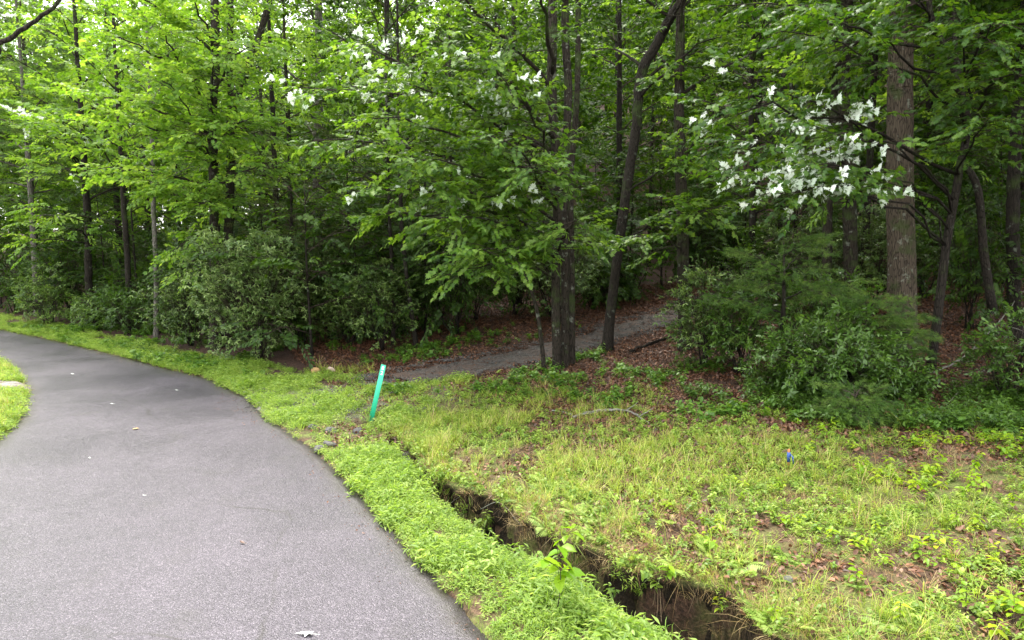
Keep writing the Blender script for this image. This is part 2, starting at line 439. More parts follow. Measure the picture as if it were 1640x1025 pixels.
M['terrain'] = terrain_mat(); M['asphalt'] = asphalt_mat(); M['gravel'] = gravel_mat('path_gravel', .30); M['concrete'] = gravel_mat('drive_gravel', 1.5, 60)
M['rock'] = plain('grey_rock', (.09,.086,.082), .8, .3, .5, 9)
M['rock_tan'] = plain('tan_rock', (.36,.23,.10), .8, .3, .35, 9)
M['rock_pink'] = plain('pale_pink_rock', (.50,.37,.31), .8, .3, .3, 9)
M['postgreen'] = plain('green_plastic', (.025,.42,.24), .45, .45, .1, 12)
M['white'] = plain('white_print', (.78,.80,.78), .5, .4)
M['blue'] = plain('blue_tape', (.03,.08,.30), .4, .5)
M['orange'] = plain('orange_wood', (.35,.14,.05), .7, .3, .3, 30)
M['deadwood'] = barkmat('weathered_wood', (.05,.045,.04), (.26,.24,.21), lich=.4, mossy=.1, furrow=40)
M['leafwhite'] = plain('pale_leaf_back', (.72,.76,.70), .55, .4, .08, 30)
M['leafyellow'] = plain('yellow_leaf', (.55,.36,.13), .5, .4, .2, 30)

# ------------------------------------------------------------------ ground
def axis(segs):
    out = []
    for a, b, st in segs: out.append(np.arange(a, b, st))
    return np.unique(np.round(np.concatenate(out), 4))
gx = axis([(-160,-60,8),(-60,-24,1.5),(-24,-8,.4),(-8,-2.6,.16),(-2.6,4.6,.045),(4.6,12,.16),(12,26,.5),(26,160,6)])
gy = axis([(-40,-4,2),(-4,4,.4),(4,11.4,.05),(11.4,22,.16),(22,45,.6),(45,200,7)])
X, Y = np.meshgrid(gx, gy); fx, fy = X.ravel(), Y.ravel()
FF = fields(fx, fy)
Z = heights(fx, fy, FF, .20)
mb = MB(); nx, ny = len(gx), len(gy)
idx = np.arange(nx*ny).reshape(ny, nx)
quads = np.stack([idx[:-1,:-1], idx[:-1,1:], idx[1:,1:], idx[1:,:-1]], -1).reshape(-1,4)
me = bpy.data.meshes.new('ground')
# ragged sideways push so that the gully wall is not a clean sweep
ins = ((FF['nl'] > -.1) & (FF['fl'] < .12) & (fy < 10.6))
jx = np.where(ins, .035*vnoise(fx*1.0, fy+Z*4, 9)+.02*vnoise(fx, fy+Z*9, 22), 0)
co = np.stack([fx+jx, fy+jx*.7, Z], 1).astype(np.float32)
me.vertices.add(len(co)); me.vertices.foreach_set('co', co.ravel())
me.loops.add(quads.size); me.polygons.add(len(quads))
me.loops.foreach_set('vertex_index', quads.astype(np.int32).ravel())
me.polygons.foreach_set('loop_start', (np.arange(len(quads))*4).astype(np.int32))
me.polygons.foreach_set('use_smooth', np.ones(len(quads), bool))
for nme, val in (('woodland', np.maximum(sm(FF['wood']+1.2*fbm(fx, fy, .5), -2.4, -.4), sm(fbm(fx+9, fy+4, .8, 4), -.25, .12)*sm(fx, -2, 1.5)*.8)*(FF['re'] > 0)),
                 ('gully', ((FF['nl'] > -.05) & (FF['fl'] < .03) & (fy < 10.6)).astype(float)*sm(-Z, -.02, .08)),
                 ('gravelly', sm(2.2-np.hypot((fx+4.4)/1.6, fy-13.2), 0, 1.8)*(FF['re'] > 0))):
    a = me.attributes.new(nme, 'FLOAT', 'POINT'); a.data.foreach_set('value', val.astype(np.float32))
me.materials.append(M['terrain']); me.update(calc_edges=True)
ground = bpy.data.objects.new('ground', me); COL.objects.link(ground); tag(ground, kind='structure')

# undercut face of the gully with its overhanging lip
def gully_wall():
    C = curve([(a,b,0) for a,b in FL[:11]], 900)[:,:2]; L = np.concatenate([[0], np.cumsum(np.hypot(*np.diff(C, axis=0).T))])
    n = int(L[-1]/.03); t = np.linspace(0, L[-1], n); C = np.stack([np.interp(t, L, C[:,0]), np.interp(t, L, C[:,1])], 1)
    T = np.gradient(C, axis=0); T /= np.linalg.norm(T, axis=1)[:,None]; Nn = np.stack([-T[:,1], T[:,0]], 1)   # towards the bank
    C = C+Nn*lipn(C[:,0], C[:,1])[:,None]
    amt = sm(-C[:,1], -10.6, -9.2)
    prof = [(.42,.004),(.30,.012),(.18,.015),(.08,.014),(.02,.006),(0,-.02),(.01,-.06),(.04,-.10),(.08,-.14),(.10,-.19),(.13,-.24),(.14,-.30),(.14,-.36),(.13,-.42),(.11,-.50),(.08,-.58),(.04,-.68),(-.02,-.80),(-.08,-.95)]
    V = []
    for o, dz in prof:
        Pp = C+Nn*(o*(.4+.6*amt))[:,None]; base = heights(Pp[:,0], Pp[:,1]) if o > .02 else zb
        if o > .02 and dz > -.05: zb = base; zz = base+dz
        else: zz = zb+dz*amt
        k = np.clip(-dz*6, 0, 1)*.055+ .008
        d = k*(vnoise(t, zz*1.0, 3.1)+.8*vnoise(t+9, zz*2.0, 8)+.5*vnoise(t, zz*1.5, 21))
        Pp = Pp+Nn*d[:,None]
        V.append(np.concatenate([Pp, (zz+.3*d)[:,None]], 1))
    V = np.stack(V, 1); m_ = len(prof); idx = np.arange(n*m_).reshape(n, m_)
    F = np.stack([idx[:-1,:-1], idx[1:,:-1], idx[1:,1:], idx[:-1,1:]], -1).reshape(-1,4)
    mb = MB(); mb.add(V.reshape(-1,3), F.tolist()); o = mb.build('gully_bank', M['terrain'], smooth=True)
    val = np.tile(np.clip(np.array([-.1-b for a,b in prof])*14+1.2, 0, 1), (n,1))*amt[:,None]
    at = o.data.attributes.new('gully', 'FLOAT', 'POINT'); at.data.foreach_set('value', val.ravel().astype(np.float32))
    tag(o, kind='structure')
gully_wall()

# road: sheet between the two edges, with a real broken edge
def strip_sheet(name, A, B, n, cols, z, mat, jit=.03, seed=0, follow=False, skirt=.07):
    def rs(P, n):
        P = curve([(a,b,0) for a,b in P], n*4)[:,:2]; L = np.concatenate([[0], np.cumsum(np.hypot(*np.diff(P, axis=0).T))])
        t = np.linspace(0, L[-1], n); return np.stack([np.interp(t, L, P[:,0]), np.interp(t, L, P[:,1])], 1)
    g = rng_(seed)
    A = rs(A, n); B = rs(B, n)
    s = np.arange(n)
    u = np.linspace(0, 1, cols)
    P = A[:,None,:]*(1-u)[None,:,None]+B[:,None,:]*u[None,:,None]
    jit2 = jit*(vnoise(P[:,0,0], P[:,0,1], 3)+.5*vnoise(P[:,0,0], P[:,0,1], 11))
    P[:,0,0] += jit2; P[:,-1,0] += jit*(vnoise(P[:,-1,0], P[:,-1,1], 3)+.5*vnoise(P[:,-1,0], P[:,-1,1], 11))
    zz = np.full(P.shape[:2], z)
    if follow:
        zz = heights(P[...,0].ravel(), P[...,1].ravel()).reshape(P.shape[:2])+z
    V = np.concatenate([P, zz[...,None]], -1)
    lo0 = V[:,:1].copy(); lo0[...,2] -= skirt; lo1 = V[:,-1:].copy(); lo1[...,2] -= skirt
    V = np.concatenate([lo0, V, lo1], 1); c2 = cols+2
    idx = np.arange(n*c2).reshape(n, c2)
    F = np.stack([idx[:-1,:-1], idx[:-1,1:], idx[1:,1:], idx[1:,:-1]], -1).reshape(-1,4)
    mbx = MB(); mbx.add(V.reshape(-1,3), F.tolist())
    o = mbx.build(name, mat, smooth=False)
    d = np.minimum(np.abs(pdist(V.reshape(-1,3)[:,:2], A)), np.abs(pdist(V.reshape(-1,3)[:,:2], B)))
    at = o.data.attributes.new('edge', 'FLOAT', 'POINT'); at.data.foreach_set('value', (1-sm(d, 0, .28)).astype(np.float32))
    return o
road = strip_sheet('road', RE, LE, 700, 40, .0, M['asphalt'], .035, 1)
tag(road, kind='structure')
def offset(P, d):
    P = np.asarray(P); T = np.gradient(P, axis=0); T /= np.linalg.norm(T, axis=1)[:,None]; return P+d*np.stack([T[:,1], -T[:,0]], 1)
path = strip_sheet('gravel_path', offset(PC, -.58), offset(PC, .58), 200, 14, .065, M['gravel'], .22, 2, True)
tag(path, kind='structure')
drv = strip_sheet('driveway', offset(DRIVE, -.42), offset(DRIVE, .42), 60, 6, .03, M['concrete'], .03, 3, True)
tag(drv, kind='structure')

# ------------------------------------------------------------------ foliage prototypes
# a prototype is (verts, faces, matindex, lr) ; leaves lie in XY, tip towards +Y, upper side +Z
def rotm(ax, a):
    c, s = math.cos(a), math.sin(a)
    return np.array({'x': [[1,0,0],[0,c,-s],[0,s,c]], 'y': [[c,0,s],[0,1,0],[-s,0,c]], 'z': [[c,-s,0],[s,c,0],[0,0,1]]}[ax])
MAPLE = [(.05,-.02),(.28,-.06),(.24,.12),(.52,.30),(.27,.38),(.27,.66),(.10,.58)]
def leaf_maple(s, g):
    half = [(x*s*(1+g.normal()*.06), y*s) for x, y in MAPLE]
    out = [(x, y, -.10*s*(x/s)**2*4*g.uniform(.3,1.3)-.12*s*max(y/s,0)**2) for x, y in half]+[(0, s, -.18*s)]+[(-x, y, -.10*s*(x/s)**2*4*g.uniform(.3,1.3)-.12*s*max(y/s,0)**2) for x, y in reversed(half)]
    V = [(0, .28*s, .02*s)]+out; n = len(out)
    return np.array(V), [(0, i+1, i+2) for i in range(n-1)]+[(0, n, 1)]
def leaf_ovate(s, g, wd=.24, bend=.2, fold=.06):
    z = lambda y: -bend*s*y*y
    V = [(0,0,0),(wd*s,.32*s,z(.32)+fold*s),(wd*.8*s,.68*s,z(.68)+fold*s),(0,s,z(1)),(-wd*.8*s,.68*s,z(.68)+fold*s),(-wd*s,.32*s,z(.32)+fold*s),(0,.45*s,z(.45))]
    return np.array(V), [(0,1,6),(1,2,6),(2,3,6),(3,4,6),(4,5,6),(5,0,6)]
def leaf_simple(s, g, wd=.26, bend=.15):
    V = [(0,0,0),(wd*s,.45*s,.04*s),(0,s,-bend*s),(-wd*s,.45*s,.04*s)]
    return np.array(V), [(0,1,2),(0,2,3)]
def place(V, Rm, t): return V@Rm.T+np.asarray(t)

class Proto:
    def __init__(s): s.mb = MB()
    def leaf(s, VF, Rm, t, m=0, lr=.5): s.mb.add(place(VF[0], Rm, t), VF[1], m, lr)
def stem(p, a, b, r, m, mid=None):
    pts = [a, b] if mid is None else [a, mid, b]
    V, F = tube(pts, np.linspace(r, r*.5, len(pts)), 3); p.mb.add(V, F, m, .3)

def sprig(seed, n, L, ls, kind='maple', m=0, mt=1, droop=.35, spread=1.0, flat=.35, pet=.35, pale=0, mp=2):
    g = rng_(seed); p = Proto()
    tip = np.array([0, L, -droop*L*.4])
    stem(p, (0,0,0), tuple(tip), .0035, mt, (0, L*.5, .02))
    for i in range(n):
        u = .12+.88*(i+g.uniform(-.3,.3))/n; u = min(max(u, .05), 1)
        side = 1 if i % 2 else -1
        az = side*g.uniform(.5, 1.25)*spread*(1-.55*u) + g.normal()*.15
        if i == n-1: az = g.normal()*.2
        base = np.array([0, L*u, -droop*L*.4*u*u+.01])
        s = ls*g.uniform(.7, 1.15)
        pl = pet*s*g.uniform(.6, 1.3)
        d = np.array([-math.sin(az), math.cos(az), g.uniform(-.25,.25)])
        q = base+d*pl
        Rm = rotm('z', az)@rotm('x', -g.uniform(0, .9)*droop*1.6+g.normal()*flat*.6)@rotm('y', g.normal()*flat)
        f = {'maple': leaf_maple, 'ovate': leaf_ovate, 'simple': leaf_simple}[kind]
        if kind == 'lance': f = lambda s, g: leaf_ovate(s, g, .14)
        isp = g.uniform() < pale
        p.leaf(f(s, g), Rm, q, mp if isp else m, g.uniform())
    return p
def sprig_lance(seed, n, L, ls, m=0, mt=1):
    """whorled evergreen shoot tips (laurel / rhododendron)"""
    g = rng_(seed); p = Proto()
    for k in range(n):
        c = np.array([g.normal()*L*.35, L*g.uniform(.2, 1), g.normal()*L*.2])
        stem(p, (0,0,0), tuple(c), .004, mt)
        w = g.integers(5, 8)
        for j in range(w):
            az = j*2*PI/w+g.normal()*.25; s = ls*g.uniform(.7, 1.15)
            Rm = rotm('z', az)@rotm('x', g.uniform(-.75, .45))@rotm('y', g.normal()*.3)
            p.leaf(leaf_ovate(s, g, .17, .25, .04), Rm, c, m, g.uniform())
    return p
def sprig_needle(seed, tufts, nn, L, nl, wd=.0035, m=0, mt=1, droop=.2):
    g = rng_(seed); p = Proto()
    for k in range(tufts):
        u = (k+.6)/tufts; side = (-1)**k
        c = np.array([side*L*.33*(1-u*.6)*g.uniform(.5,1.2), L*u, -droop*L*u*u+g.normal()*.02])
        stem(p, (0, L*u*.6, -droop*L*.36*u*u), tuple(c), .003, mt)
        V = []; F = []
        for j in range(nn):
            d = g.normal(size=3); d[1] = abs(d[1])*.9+.35; d[0] += side*.35; d[2] *= .75; d /= np.linalg.norm(d)
            o = c+g.normal(size=3)*.012-np.array([0, g.uniform(0,.04), 0]); l = nl*g.uniform(.7,1.15)
            sd = np.cross(d, g.normal(size=3)); sd /= np.linalg.norm(sd)+1e-9
            i0 = len(V); V += [o-sd*wd*.5, o+sd*wd*.5, o+d*l+np.array([0,0,-.15*l])]; F.append((i0, i0+1, i0+2))
        p.mb.add(V, F, m, g.uniform())
    return p
def spray_hemlock(seed, L=.45, m=0, mt=1):
    g = rng_(seed); p = Proto(); n = 9
    V = []; F = []
    for k in range(n):
        u = (k+.5)/n
        for side in (-1, 1):
            l = L*.42*(1-u*.75)*g.uniform(.8,1.1); a = side*.85
            d = np.array([math.sin(a), math.cos(a), -.15])
            o = np.array([0, L*u, -.15*L*u*u])
            m_ = int(l/.016)+1
            for j in range(m_):
                q = o+d*l*(j+.5)/m_
                for s2 in (-1, 1):
                    e = np.array([d[1]*s2, -d[0]*s2, 0])*.8+d*.5; i0 = len(V)
                    ll = .021*g.uniform(.7,1.2)
                    V += [q, q+d*.006, q+e*ll+np.array([0,0,g.normal()*.006])]; F.append((i0,i0+1,i0+2))
    p.mb.add(V, F, m, np.repeat(g.uniform(size=len(V)//3), 3))
    stem(p, (0,0,0), (0,L,-.15*L), .003, mt)
    return p

def grass_clump(seed, n, h, wd, spread=.05, m=0, lean=.5, dry=0, md=1):
    g = rng_(seed); p = Proto()
    for i in range(n):
        a = g.uniform(0, 2*PI); r = spread*math.sqrt(g.uniform()); o = np.array([r*math.cos(a), r*math.sin(a), -.01])
        a2 = a+g.normal()*.7; d = np.array([math.cos(a2), math.sin(a2), 0]); sd = np.array([-d[1], d[0], 0])
        H = h*g.uniform(.5, 1.15); ln = lean*g.uniform(.2, 1.2)
        w0 = wd*g.uniform(.7,1.2)
        c1 = o+np.array([0,0,H*.5])+d*H*ln*.2; c2 = o+np.array([0,0,H*.85])+d*H*ln*.65; c3 = o+np.array([0,0,H*(1-.25*ln)])+d*H*ln*1.25
        V = [o-sd*w0*.4, o+sd*w0*.4, c1-sd*w0*.5, c1+sd*w0*.5, c2-sd*w0*.35, c2+sd*w0*.35, c3]
        p.mb.add(V, [(0,1,3,2),(2,3,5,4),(4,5,6)], md if g.uniform() < dry else m, g.uniform())
    return p
def stilt_clump(seed, n, h, ll, m=0, spread=.09):
    """leafy creeping weed: thin stems with lance leaves"""
    g = rng_(seed); p = Proto()
    for i in range(n):
        a = g.uniform(0, 2*PI); r = spread*math.sqrt(g.uniform()); o = np.array([r*math.cos(a), r*math.sin(a), -.01])
        a2 = g.uniform(0, 2*PI); H = h*g.uniform(.5,1.1); ln = g.uniform(.1,.6)
        top = o+np.array([math.cos(a2)*H*ln, math.sin(a2)*H*ln, H])
        stem(p, tuple(o), tuple(top), .0015, m)
        k = 4
        for j in range(k):
            u = (j+1.2)/(k+.2); c = o*(1-u)+top*u
            az = a2+j*2.3+g.normal()*.4; s = ll*g.uniform(.65,1.15)
            Rm = rotm('z', az)@rotm('x', g.uniform(-.5,.6))@rotm('y', g.normal()*.3)
            p.leaf(leaf_simple(s, g, .13, .2), Rm, c, m, g.uniform())
    return p
def broad_clump(seed, n, h, ll, wd=.26, m=0, kind='ovate'):
    g = rng_(seed); p = Proto(); k = 0
    for i in range(n):
        a = g.uniform(0, 2*PI); r = .04*g.uniform(); o = np.array([r*math.cos(a), r*math.sin(a), -.01]); H = h*g.uniform(.6,1.1)
        top = o+np.array([g.normal()*.3*H, g.normal()*.3*H, H]); stem(p, tuple(o), tuple(top), .0018, m)
        for j in range(5):
            u = .5+.5*j/4; c = o*(1-u)+top*u; az = j*2.4+g.normal()*.3; s = ll*g.uniform(.6,1.1)
            Rm = rotm('z', az)@rotm('x', g.uniform(-.55,.3))@rotm('y', g.normal()*.25)
            VF = leaf_ovate(s, g, wd) if kind == 'ovate' else leaf_maple(s, g)
            p.leaf(VF, Rm, c, m, g.uniform())
    return p
def fern_clump(seed, n, L, m=0):
    g = rng_(seed); p = Proto()
    for i in range(n):
        az = i*2*PI/n+g.normal()*.3; l = L*g.uniform(.7,1.1)
        Rz = rotm('z', az)
        k = 13
        for j in range(k):
            u = (j+1)/k; c = np.array([0, l*u*.85, l*(.75*u-.55*u*u)])
            for side in (-1, 1):
                s = l*.24*math.sin(PI*min(1, .12+u*.9))+.01
                Rm = rotm('z', side*-1.25)@rotm('x', -.15)
                V, F = leaf_simple(s, g, .16, .1)
                p.mb.add(place(place(V, Rm, c), Rz, (0,0,0)), F, m, g.uniform())
        stem(p, (0,0,0), tuple(Rz@np.array([0, l*.85, l*.2])), .002, m, tuple(Rz@np.array([0, l*.42, l*.24])))
    return p
def dead_leaves(seed, n, s, m=0, spread=.16):
    g = rng_(seed); p = Proto()
    for i in range(n):
        Rm = rotm('z', g.uniform(0, 6.28))@rotm('x', g.normal()*.35)@rotm('y', g.normal()*.45)
        q = (g.uniform(-1,1)*spread, g.uniform(-1,1)*spread, .008+.02*g.uniform())
        V, F = leaf_ovate(s*g.uniform(.6,1.2), g, g.uniform(.2,.34), g.uniform(-.5,.5), g.uniform(-.05,.22))
        p.leaf((V, F), Rm, q, m, g.uniform())
    return p
def pebbles(seed, n, s, spread=.15, m=0):
    g = rng_(seed); p = Proto()
    base = np.array([(1,0,0),(-1,0,0),(0,1,0),(0,-1,0),(0,0,1),(0,0,-1)], float)
    F = [(0,2,4),(2,1,4),(1,3,4),(3,0,4),(2,0,5),(1,2,5),(3,1,5),(0,3,5)]
    for i in range(n):
        r = s*g.uniform(.4,1.1); V = base*r*g.uniform(.6,1.2,(6,1))*np.array([1,1,.6])
        p.mb.add(place(V, rotm('z', g.uniform(0,6)), (g.uniform(-1,1)*spread, g.uniform(-1,1)*spread, 0)), F, m, g.uniform())
    return p

# node group: prototypes carried by the object's own mesh are set on its loose points
def make_group(K=6):
    ng = bpy.data.node_groups.new('scatter_sprigs', 'GeometryNodeTree')
    ng.interface.new_socket('Geometry', in_out='INPUT', socket_type='NodeSocketGeometry')
    ng.interface.new_socket('Geometry', in_out='OUTPUT', socket_type='NodeSocketGeometry')
    N, L = ng.nodes, ng.links
    gi = N.new('NodeGroupInput'); go = N.new('NodeGroupOutput')
    def named(nm, t):
        n = N.new('GeometryNodeInputNamedAttribute'); n.data_type = t; n.inputs[0].default_value = nm; return n.outputs[0]
    role = named('role', 'INT'); rot = named('rot', 'FLOAT_VECTOR'); scl = named('scl', 'FLOAT')
    e2r = N.new('FunctionNodeEulerToRotation'); L.new(rot, e2r.inputs[0])
    join = N.new('GeometryNodeJoinGeometry')
    def sel(k, op='EQUAL'):
        c = N.new('FunctionNodeCompare'); c.data_type = 'INT'; c.operation = op
        L.new(role, c.inputs[2]); c.inputs[3].default_value = k; return c.outputs[0]
    def sep(k):
        s = N.new('GeometryNodeSeparateGeometry'); s.domain = 'POINT'
        L.new(gi.outputs[0], s.inputs[0]); L.new(sel(k), s.inputs[1]); return s.outputs[0]
    L.new(sep(-1), join.inputs[0])
    for k in range(K):
        iop = N.new('GeometryNodeInstanceOnPoints')
        L.new(sep(100+k), iop.inputs['Points']); L.new(sep(k), iop.inputs['Instance'])
        L.new(e2r.outputs[0], iop.inputs['Rotation']); L.new(scl, iop.inputs['Scale'])
        L.new(iop.outputs[0], join.inputs[0])
    L.new(join.outputs[0], go.inputs[0])
    return ng
NG = make_group()

def eulers(Yd, Zd):
    """rows: direction for +Y and approximate up"""
    Yd = Yd/(np.linalg.norm(Yd, axis=1)[:,None]+1e-9)
    Xd = np.cross(Yd, Zd); Xd /= np.linalg.norm(Xd, axis=1)[:,None]+1e-9
    Zd = np.cross(Xd, Yd)
    ry = -np.arcsin(np.clip(Xd[:,2], -1, 1)); rx = np.arctan2(Yd[:,2], Zd[:,2]); rz = np.arctan2(Xd[:,1], Xd[:,0])
    return np.stack([rx, ry, rz], 1)

def scatter_obj(name, protos, pts, rots, scl, pick, mats, parent=None, extra=None, kind='stuff'):
    mb = MB()
    if extra is not None and extra.n:
        for V, A in zip(extra.V, extra.A): pass
        mb.V += extra.V; mb.A += extra.A; mb.role += extra.role; mb.F += extra.F; mb.M += extra.M; mb.n += extra.n
    for k, p in enumerate(protos):
        q = p.mb; o = mb.n
        mb.V += q.V; mb.A += q.A; mb.role += [np.full(len(v), k, np.int32) for v in q.V]
        mb.F += [[i+o for i in f] for f in q.F]; mb.M += q.M; mb.n += q.n
    o0 = mb.n; n = len(pts)
    mb.V.append(np.asarray(pts, float)); mb.A.append(np.zeros(n)); mb.role.append((100+np.asarray(pick)).astype(np.int32)); mb.n += n
    me = mb.mesh(name, mats)
    a = me.attributes.new('role', 'INT', 'POINT'); a.data.foreach_set('value', np.concatenate(mb.role))
    rr = np.zeros((mb.n, 3), np.float32); rr[o0:] = rots
    a = me.attributes.new('rot', 'FLOAT_VECTOR', 'POINT'); a.data.foreach_set('vector', rr.ravel())
    ss = np.ones(mb.n, np.float32); ss[o0:] = scl
    a = me.attributes.new('scl', 'FLOAT', 'POINT'); a.data.foreach_set('value', ss)
    ob = bpy.data.objects.new(name, me); COL.objects.link(ob)
    if parent is not None: ob.parent = parent
    md = ob.modifiers.new('scatter', 'NODES'); md.node_group = NG
    if kind: ob['kind'] = kind
    return ob

def copyobj(o, parent=None):
    c = o.copy(); COL.objects.link(c)
    if parent is not None: c.parent = parent
    return c
def copy_tree(root):
    c = copyobj(root)
    for ch in list(root.children):
        d = copyobj(ch, c)
        for e in list(ch.children): copyobj(e, d)
    return c

# leaf sets: (prototypes, materials)
LS = {
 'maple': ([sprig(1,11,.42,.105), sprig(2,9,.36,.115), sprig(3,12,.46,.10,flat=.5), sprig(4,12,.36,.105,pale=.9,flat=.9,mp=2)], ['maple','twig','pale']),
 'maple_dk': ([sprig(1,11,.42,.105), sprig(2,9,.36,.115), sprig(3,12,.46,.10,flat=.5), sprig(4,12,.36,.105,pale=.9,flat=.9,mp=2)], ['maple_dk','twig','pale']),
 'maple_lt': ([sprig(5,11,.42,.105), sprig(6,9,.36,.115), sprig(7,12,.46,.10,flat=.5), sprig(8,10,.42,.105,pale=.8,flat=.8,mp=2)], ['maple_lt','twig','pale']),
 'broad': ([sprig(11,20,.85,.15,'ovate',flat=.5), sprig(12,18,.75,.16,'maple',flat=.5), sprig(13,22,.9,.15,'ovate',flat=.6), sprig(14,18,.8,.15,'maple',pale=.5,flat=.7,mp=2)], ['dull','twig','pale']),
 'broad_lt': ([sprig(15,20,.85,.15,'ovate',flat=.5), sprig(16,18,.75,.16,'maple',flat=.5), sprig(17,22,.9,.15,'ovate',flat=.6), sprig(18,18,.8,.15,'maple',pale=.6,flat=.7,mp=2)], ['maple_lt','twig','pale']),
 'under': ([sprig(21,14,.55,.10,'ovate',flat=.35), sprig(22,12,.5,.12,'maple',flat=.35), sprig(23,16,.6,.10,'ovate',flat=.35)], ['dull','twig']),
 'laurel': ([sprig_lance(31,4,.28,.085), sprig_lance(32,5,.32,.08), sprig_lance(33,4,.3,.09)], ['laurel','twig']),
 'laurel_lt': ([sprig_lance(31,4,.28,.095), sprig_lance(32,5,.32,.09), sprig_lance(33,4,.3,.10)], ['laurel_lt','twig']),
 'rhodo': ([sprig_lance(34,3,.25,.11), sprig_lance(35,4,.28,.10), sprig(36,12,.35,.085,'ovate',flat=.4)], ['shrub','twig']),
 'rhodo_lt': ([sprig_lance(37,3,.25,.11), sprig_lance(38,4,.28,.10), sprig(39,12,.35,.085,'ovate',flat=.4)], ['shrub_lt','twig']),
 'pine': ([sprig_needle(41,9,34,.42,.10,.0045), sprig_needle(42,8,36,.38,.11,.0045), sprig_needle(43,10,32,.45,.095,.0045)], ['needle','twig']),
 'hemlock': ([spray_hemlock(51), spray_hemlock(52,.5), spray_hemlock(53,.4)], ['hemlock','twig']),
}

# ------------------------------------------------------------------ trees
UP = np.array([0,0,1.])
def bez(p0, p1, rise, n, g, wob=.04):
    p0 = np.asarray(p0, float); p1 = np.asarray(p1, float); L = np.linalg.norm(p1-p0)
    m = (p0+p1)/2+UP*rise*L+g.normal(size=3)*L*wob
    t = np.linspace(0,1,n)[:,None]
    P = (1-t)**2*p0+2*t*(1-t)*m+t*t*p1
    P[1:-1] += g.normal(size=(n-2,3))*L*.012
    return P

def sprays(limb, g, out, twigs, sub=.9, step=.3, sublen=1.0, start=.25, dens=1.0, npick=3, pale=0.0, droop=.25, vert=.25, scale=1.0, updn=1.0, palez=None):
    """put side twigs and sprigs along a limb; out gets (p, dirY, up, scale, pick)"""
    L = np.concatenate([[0], np.cumsum(np.linalg.norm(np.diff(limb, axis=0), axis=1))]); tot = L[-1]
    def at(s):
        return np.array([np.interp(s, L, limb[:,k]) for k in range(3)])
    s = tot*start; side = 1
    while s < tot:
        p = at(s); d = at(min(s+.05, tot))-at(max(s-.05, 0)); d /= np.linalg.norm(d)+1e-9
        u = s/tot
        h = np.cross(d, UP); 
        if np.linalg.norm(h) < .2: h = np.array([math.cos(s*9), math.sin(s*9), 0])
        h /= np.linalg.norm(h)
        dd = d*g.uniform(.5,.9)+h*side*g.uniform(.6,1.0)+UP*g.normal()*vert; dd /= np.linalg.norm(dd)
        l = sublen*(1-.6*u)*g.uniform(.6,1.2)
        q = p+dd*l-UP*droop*l*.35
        pts = bez(p, q, .06, 4, g)
        twigs.append((pts, .004+.010*sublen*.6*(1-u*.6)))
        k = max(1, int(l/step*dens+g.uniform()))
        for j in range(k):
            f = (j+1)/k; c = p*(1-f)+q*f+g.normal(size=3)*.05*l
            yd = dd+h*side*g.normal()*.5+d*g.normal()*.35-UP*droop*g.uniform(0,1)
            up = UP*updn+g.normal(size=3)*.3
            isp = pale > 0 and g.uniform() < pale*(3.2 if vnoise(c[0]+c[1], c[2], 1.5) > .02 else .2)
            out.append((c, yd, up, scale*g.uniform(.75,1.2), 3 if isp else g.integers(0, min(3, npick))))
        s += sub*g.uniform(.5,1.1)*.45; side = -side
    out.append((at(tot), limb[-1]-limb[-3], UP+g.normal(size=3)*.2, scale, 0))

def finish_crown(name, out, twigs, leafset, parent, loc):
    protos, mats = LS[leafset]
    ex = MB(); loc = np.asarray(loc, float)
    for pts, r in twigs:
        V, F = tube(np.asarray(pts)-loc, np.linspace(r, r*.35, len(pts)), 4); ex.add(V, F, 1, .3, -1)
    P = np.array([o[0] for o in out])-loc
    rots = eulers(np.array([o[1] for o in out]), np.array([o[2] for o in out]))
    pick = np.minimum(np.array([o[4] for o in out]), len(protos)-1)
    return scatter_obj(name, protos, P, rots, np.array([o[3] for o in out]), pick, [M[m] for m in mats], parent, ex)

def trunk_obj(pts, rad, bark, parent, loc, name='trunk', sides=12, seg=.25, seed=0, ridges=0, flare=.5):
    pts = np.asarray(pts, float); L = np.linalg.norm(np.diff(pts, axis=0), axis=1).sum()
    n = max(8, int(L/seg)); C = curve(pts, n)
    g = rng_(seed+5); t = np.linspace(0,1,n)
    r = np.interp(t, np.linspace(0,1,len(rad)), rad)
    hgt = np.maximum(C[:,2]-C[0,2], 0); r = r*(1+flare*np.exp(-hgt/.25))
    C = C-np.asarray(loc); C[1:-1,:2] += g.normal(size=(n-2,2))*rad[0]*.05*min(1, seg/.25)**2
    V, F = tube(C, r, sides, .05 if ridges == 0 else .03, seed, ridges)
    m = MB(); m.add(V, F); return m.build(name, M[bark], parent, smooth=True), C+np.asarray(loc), r

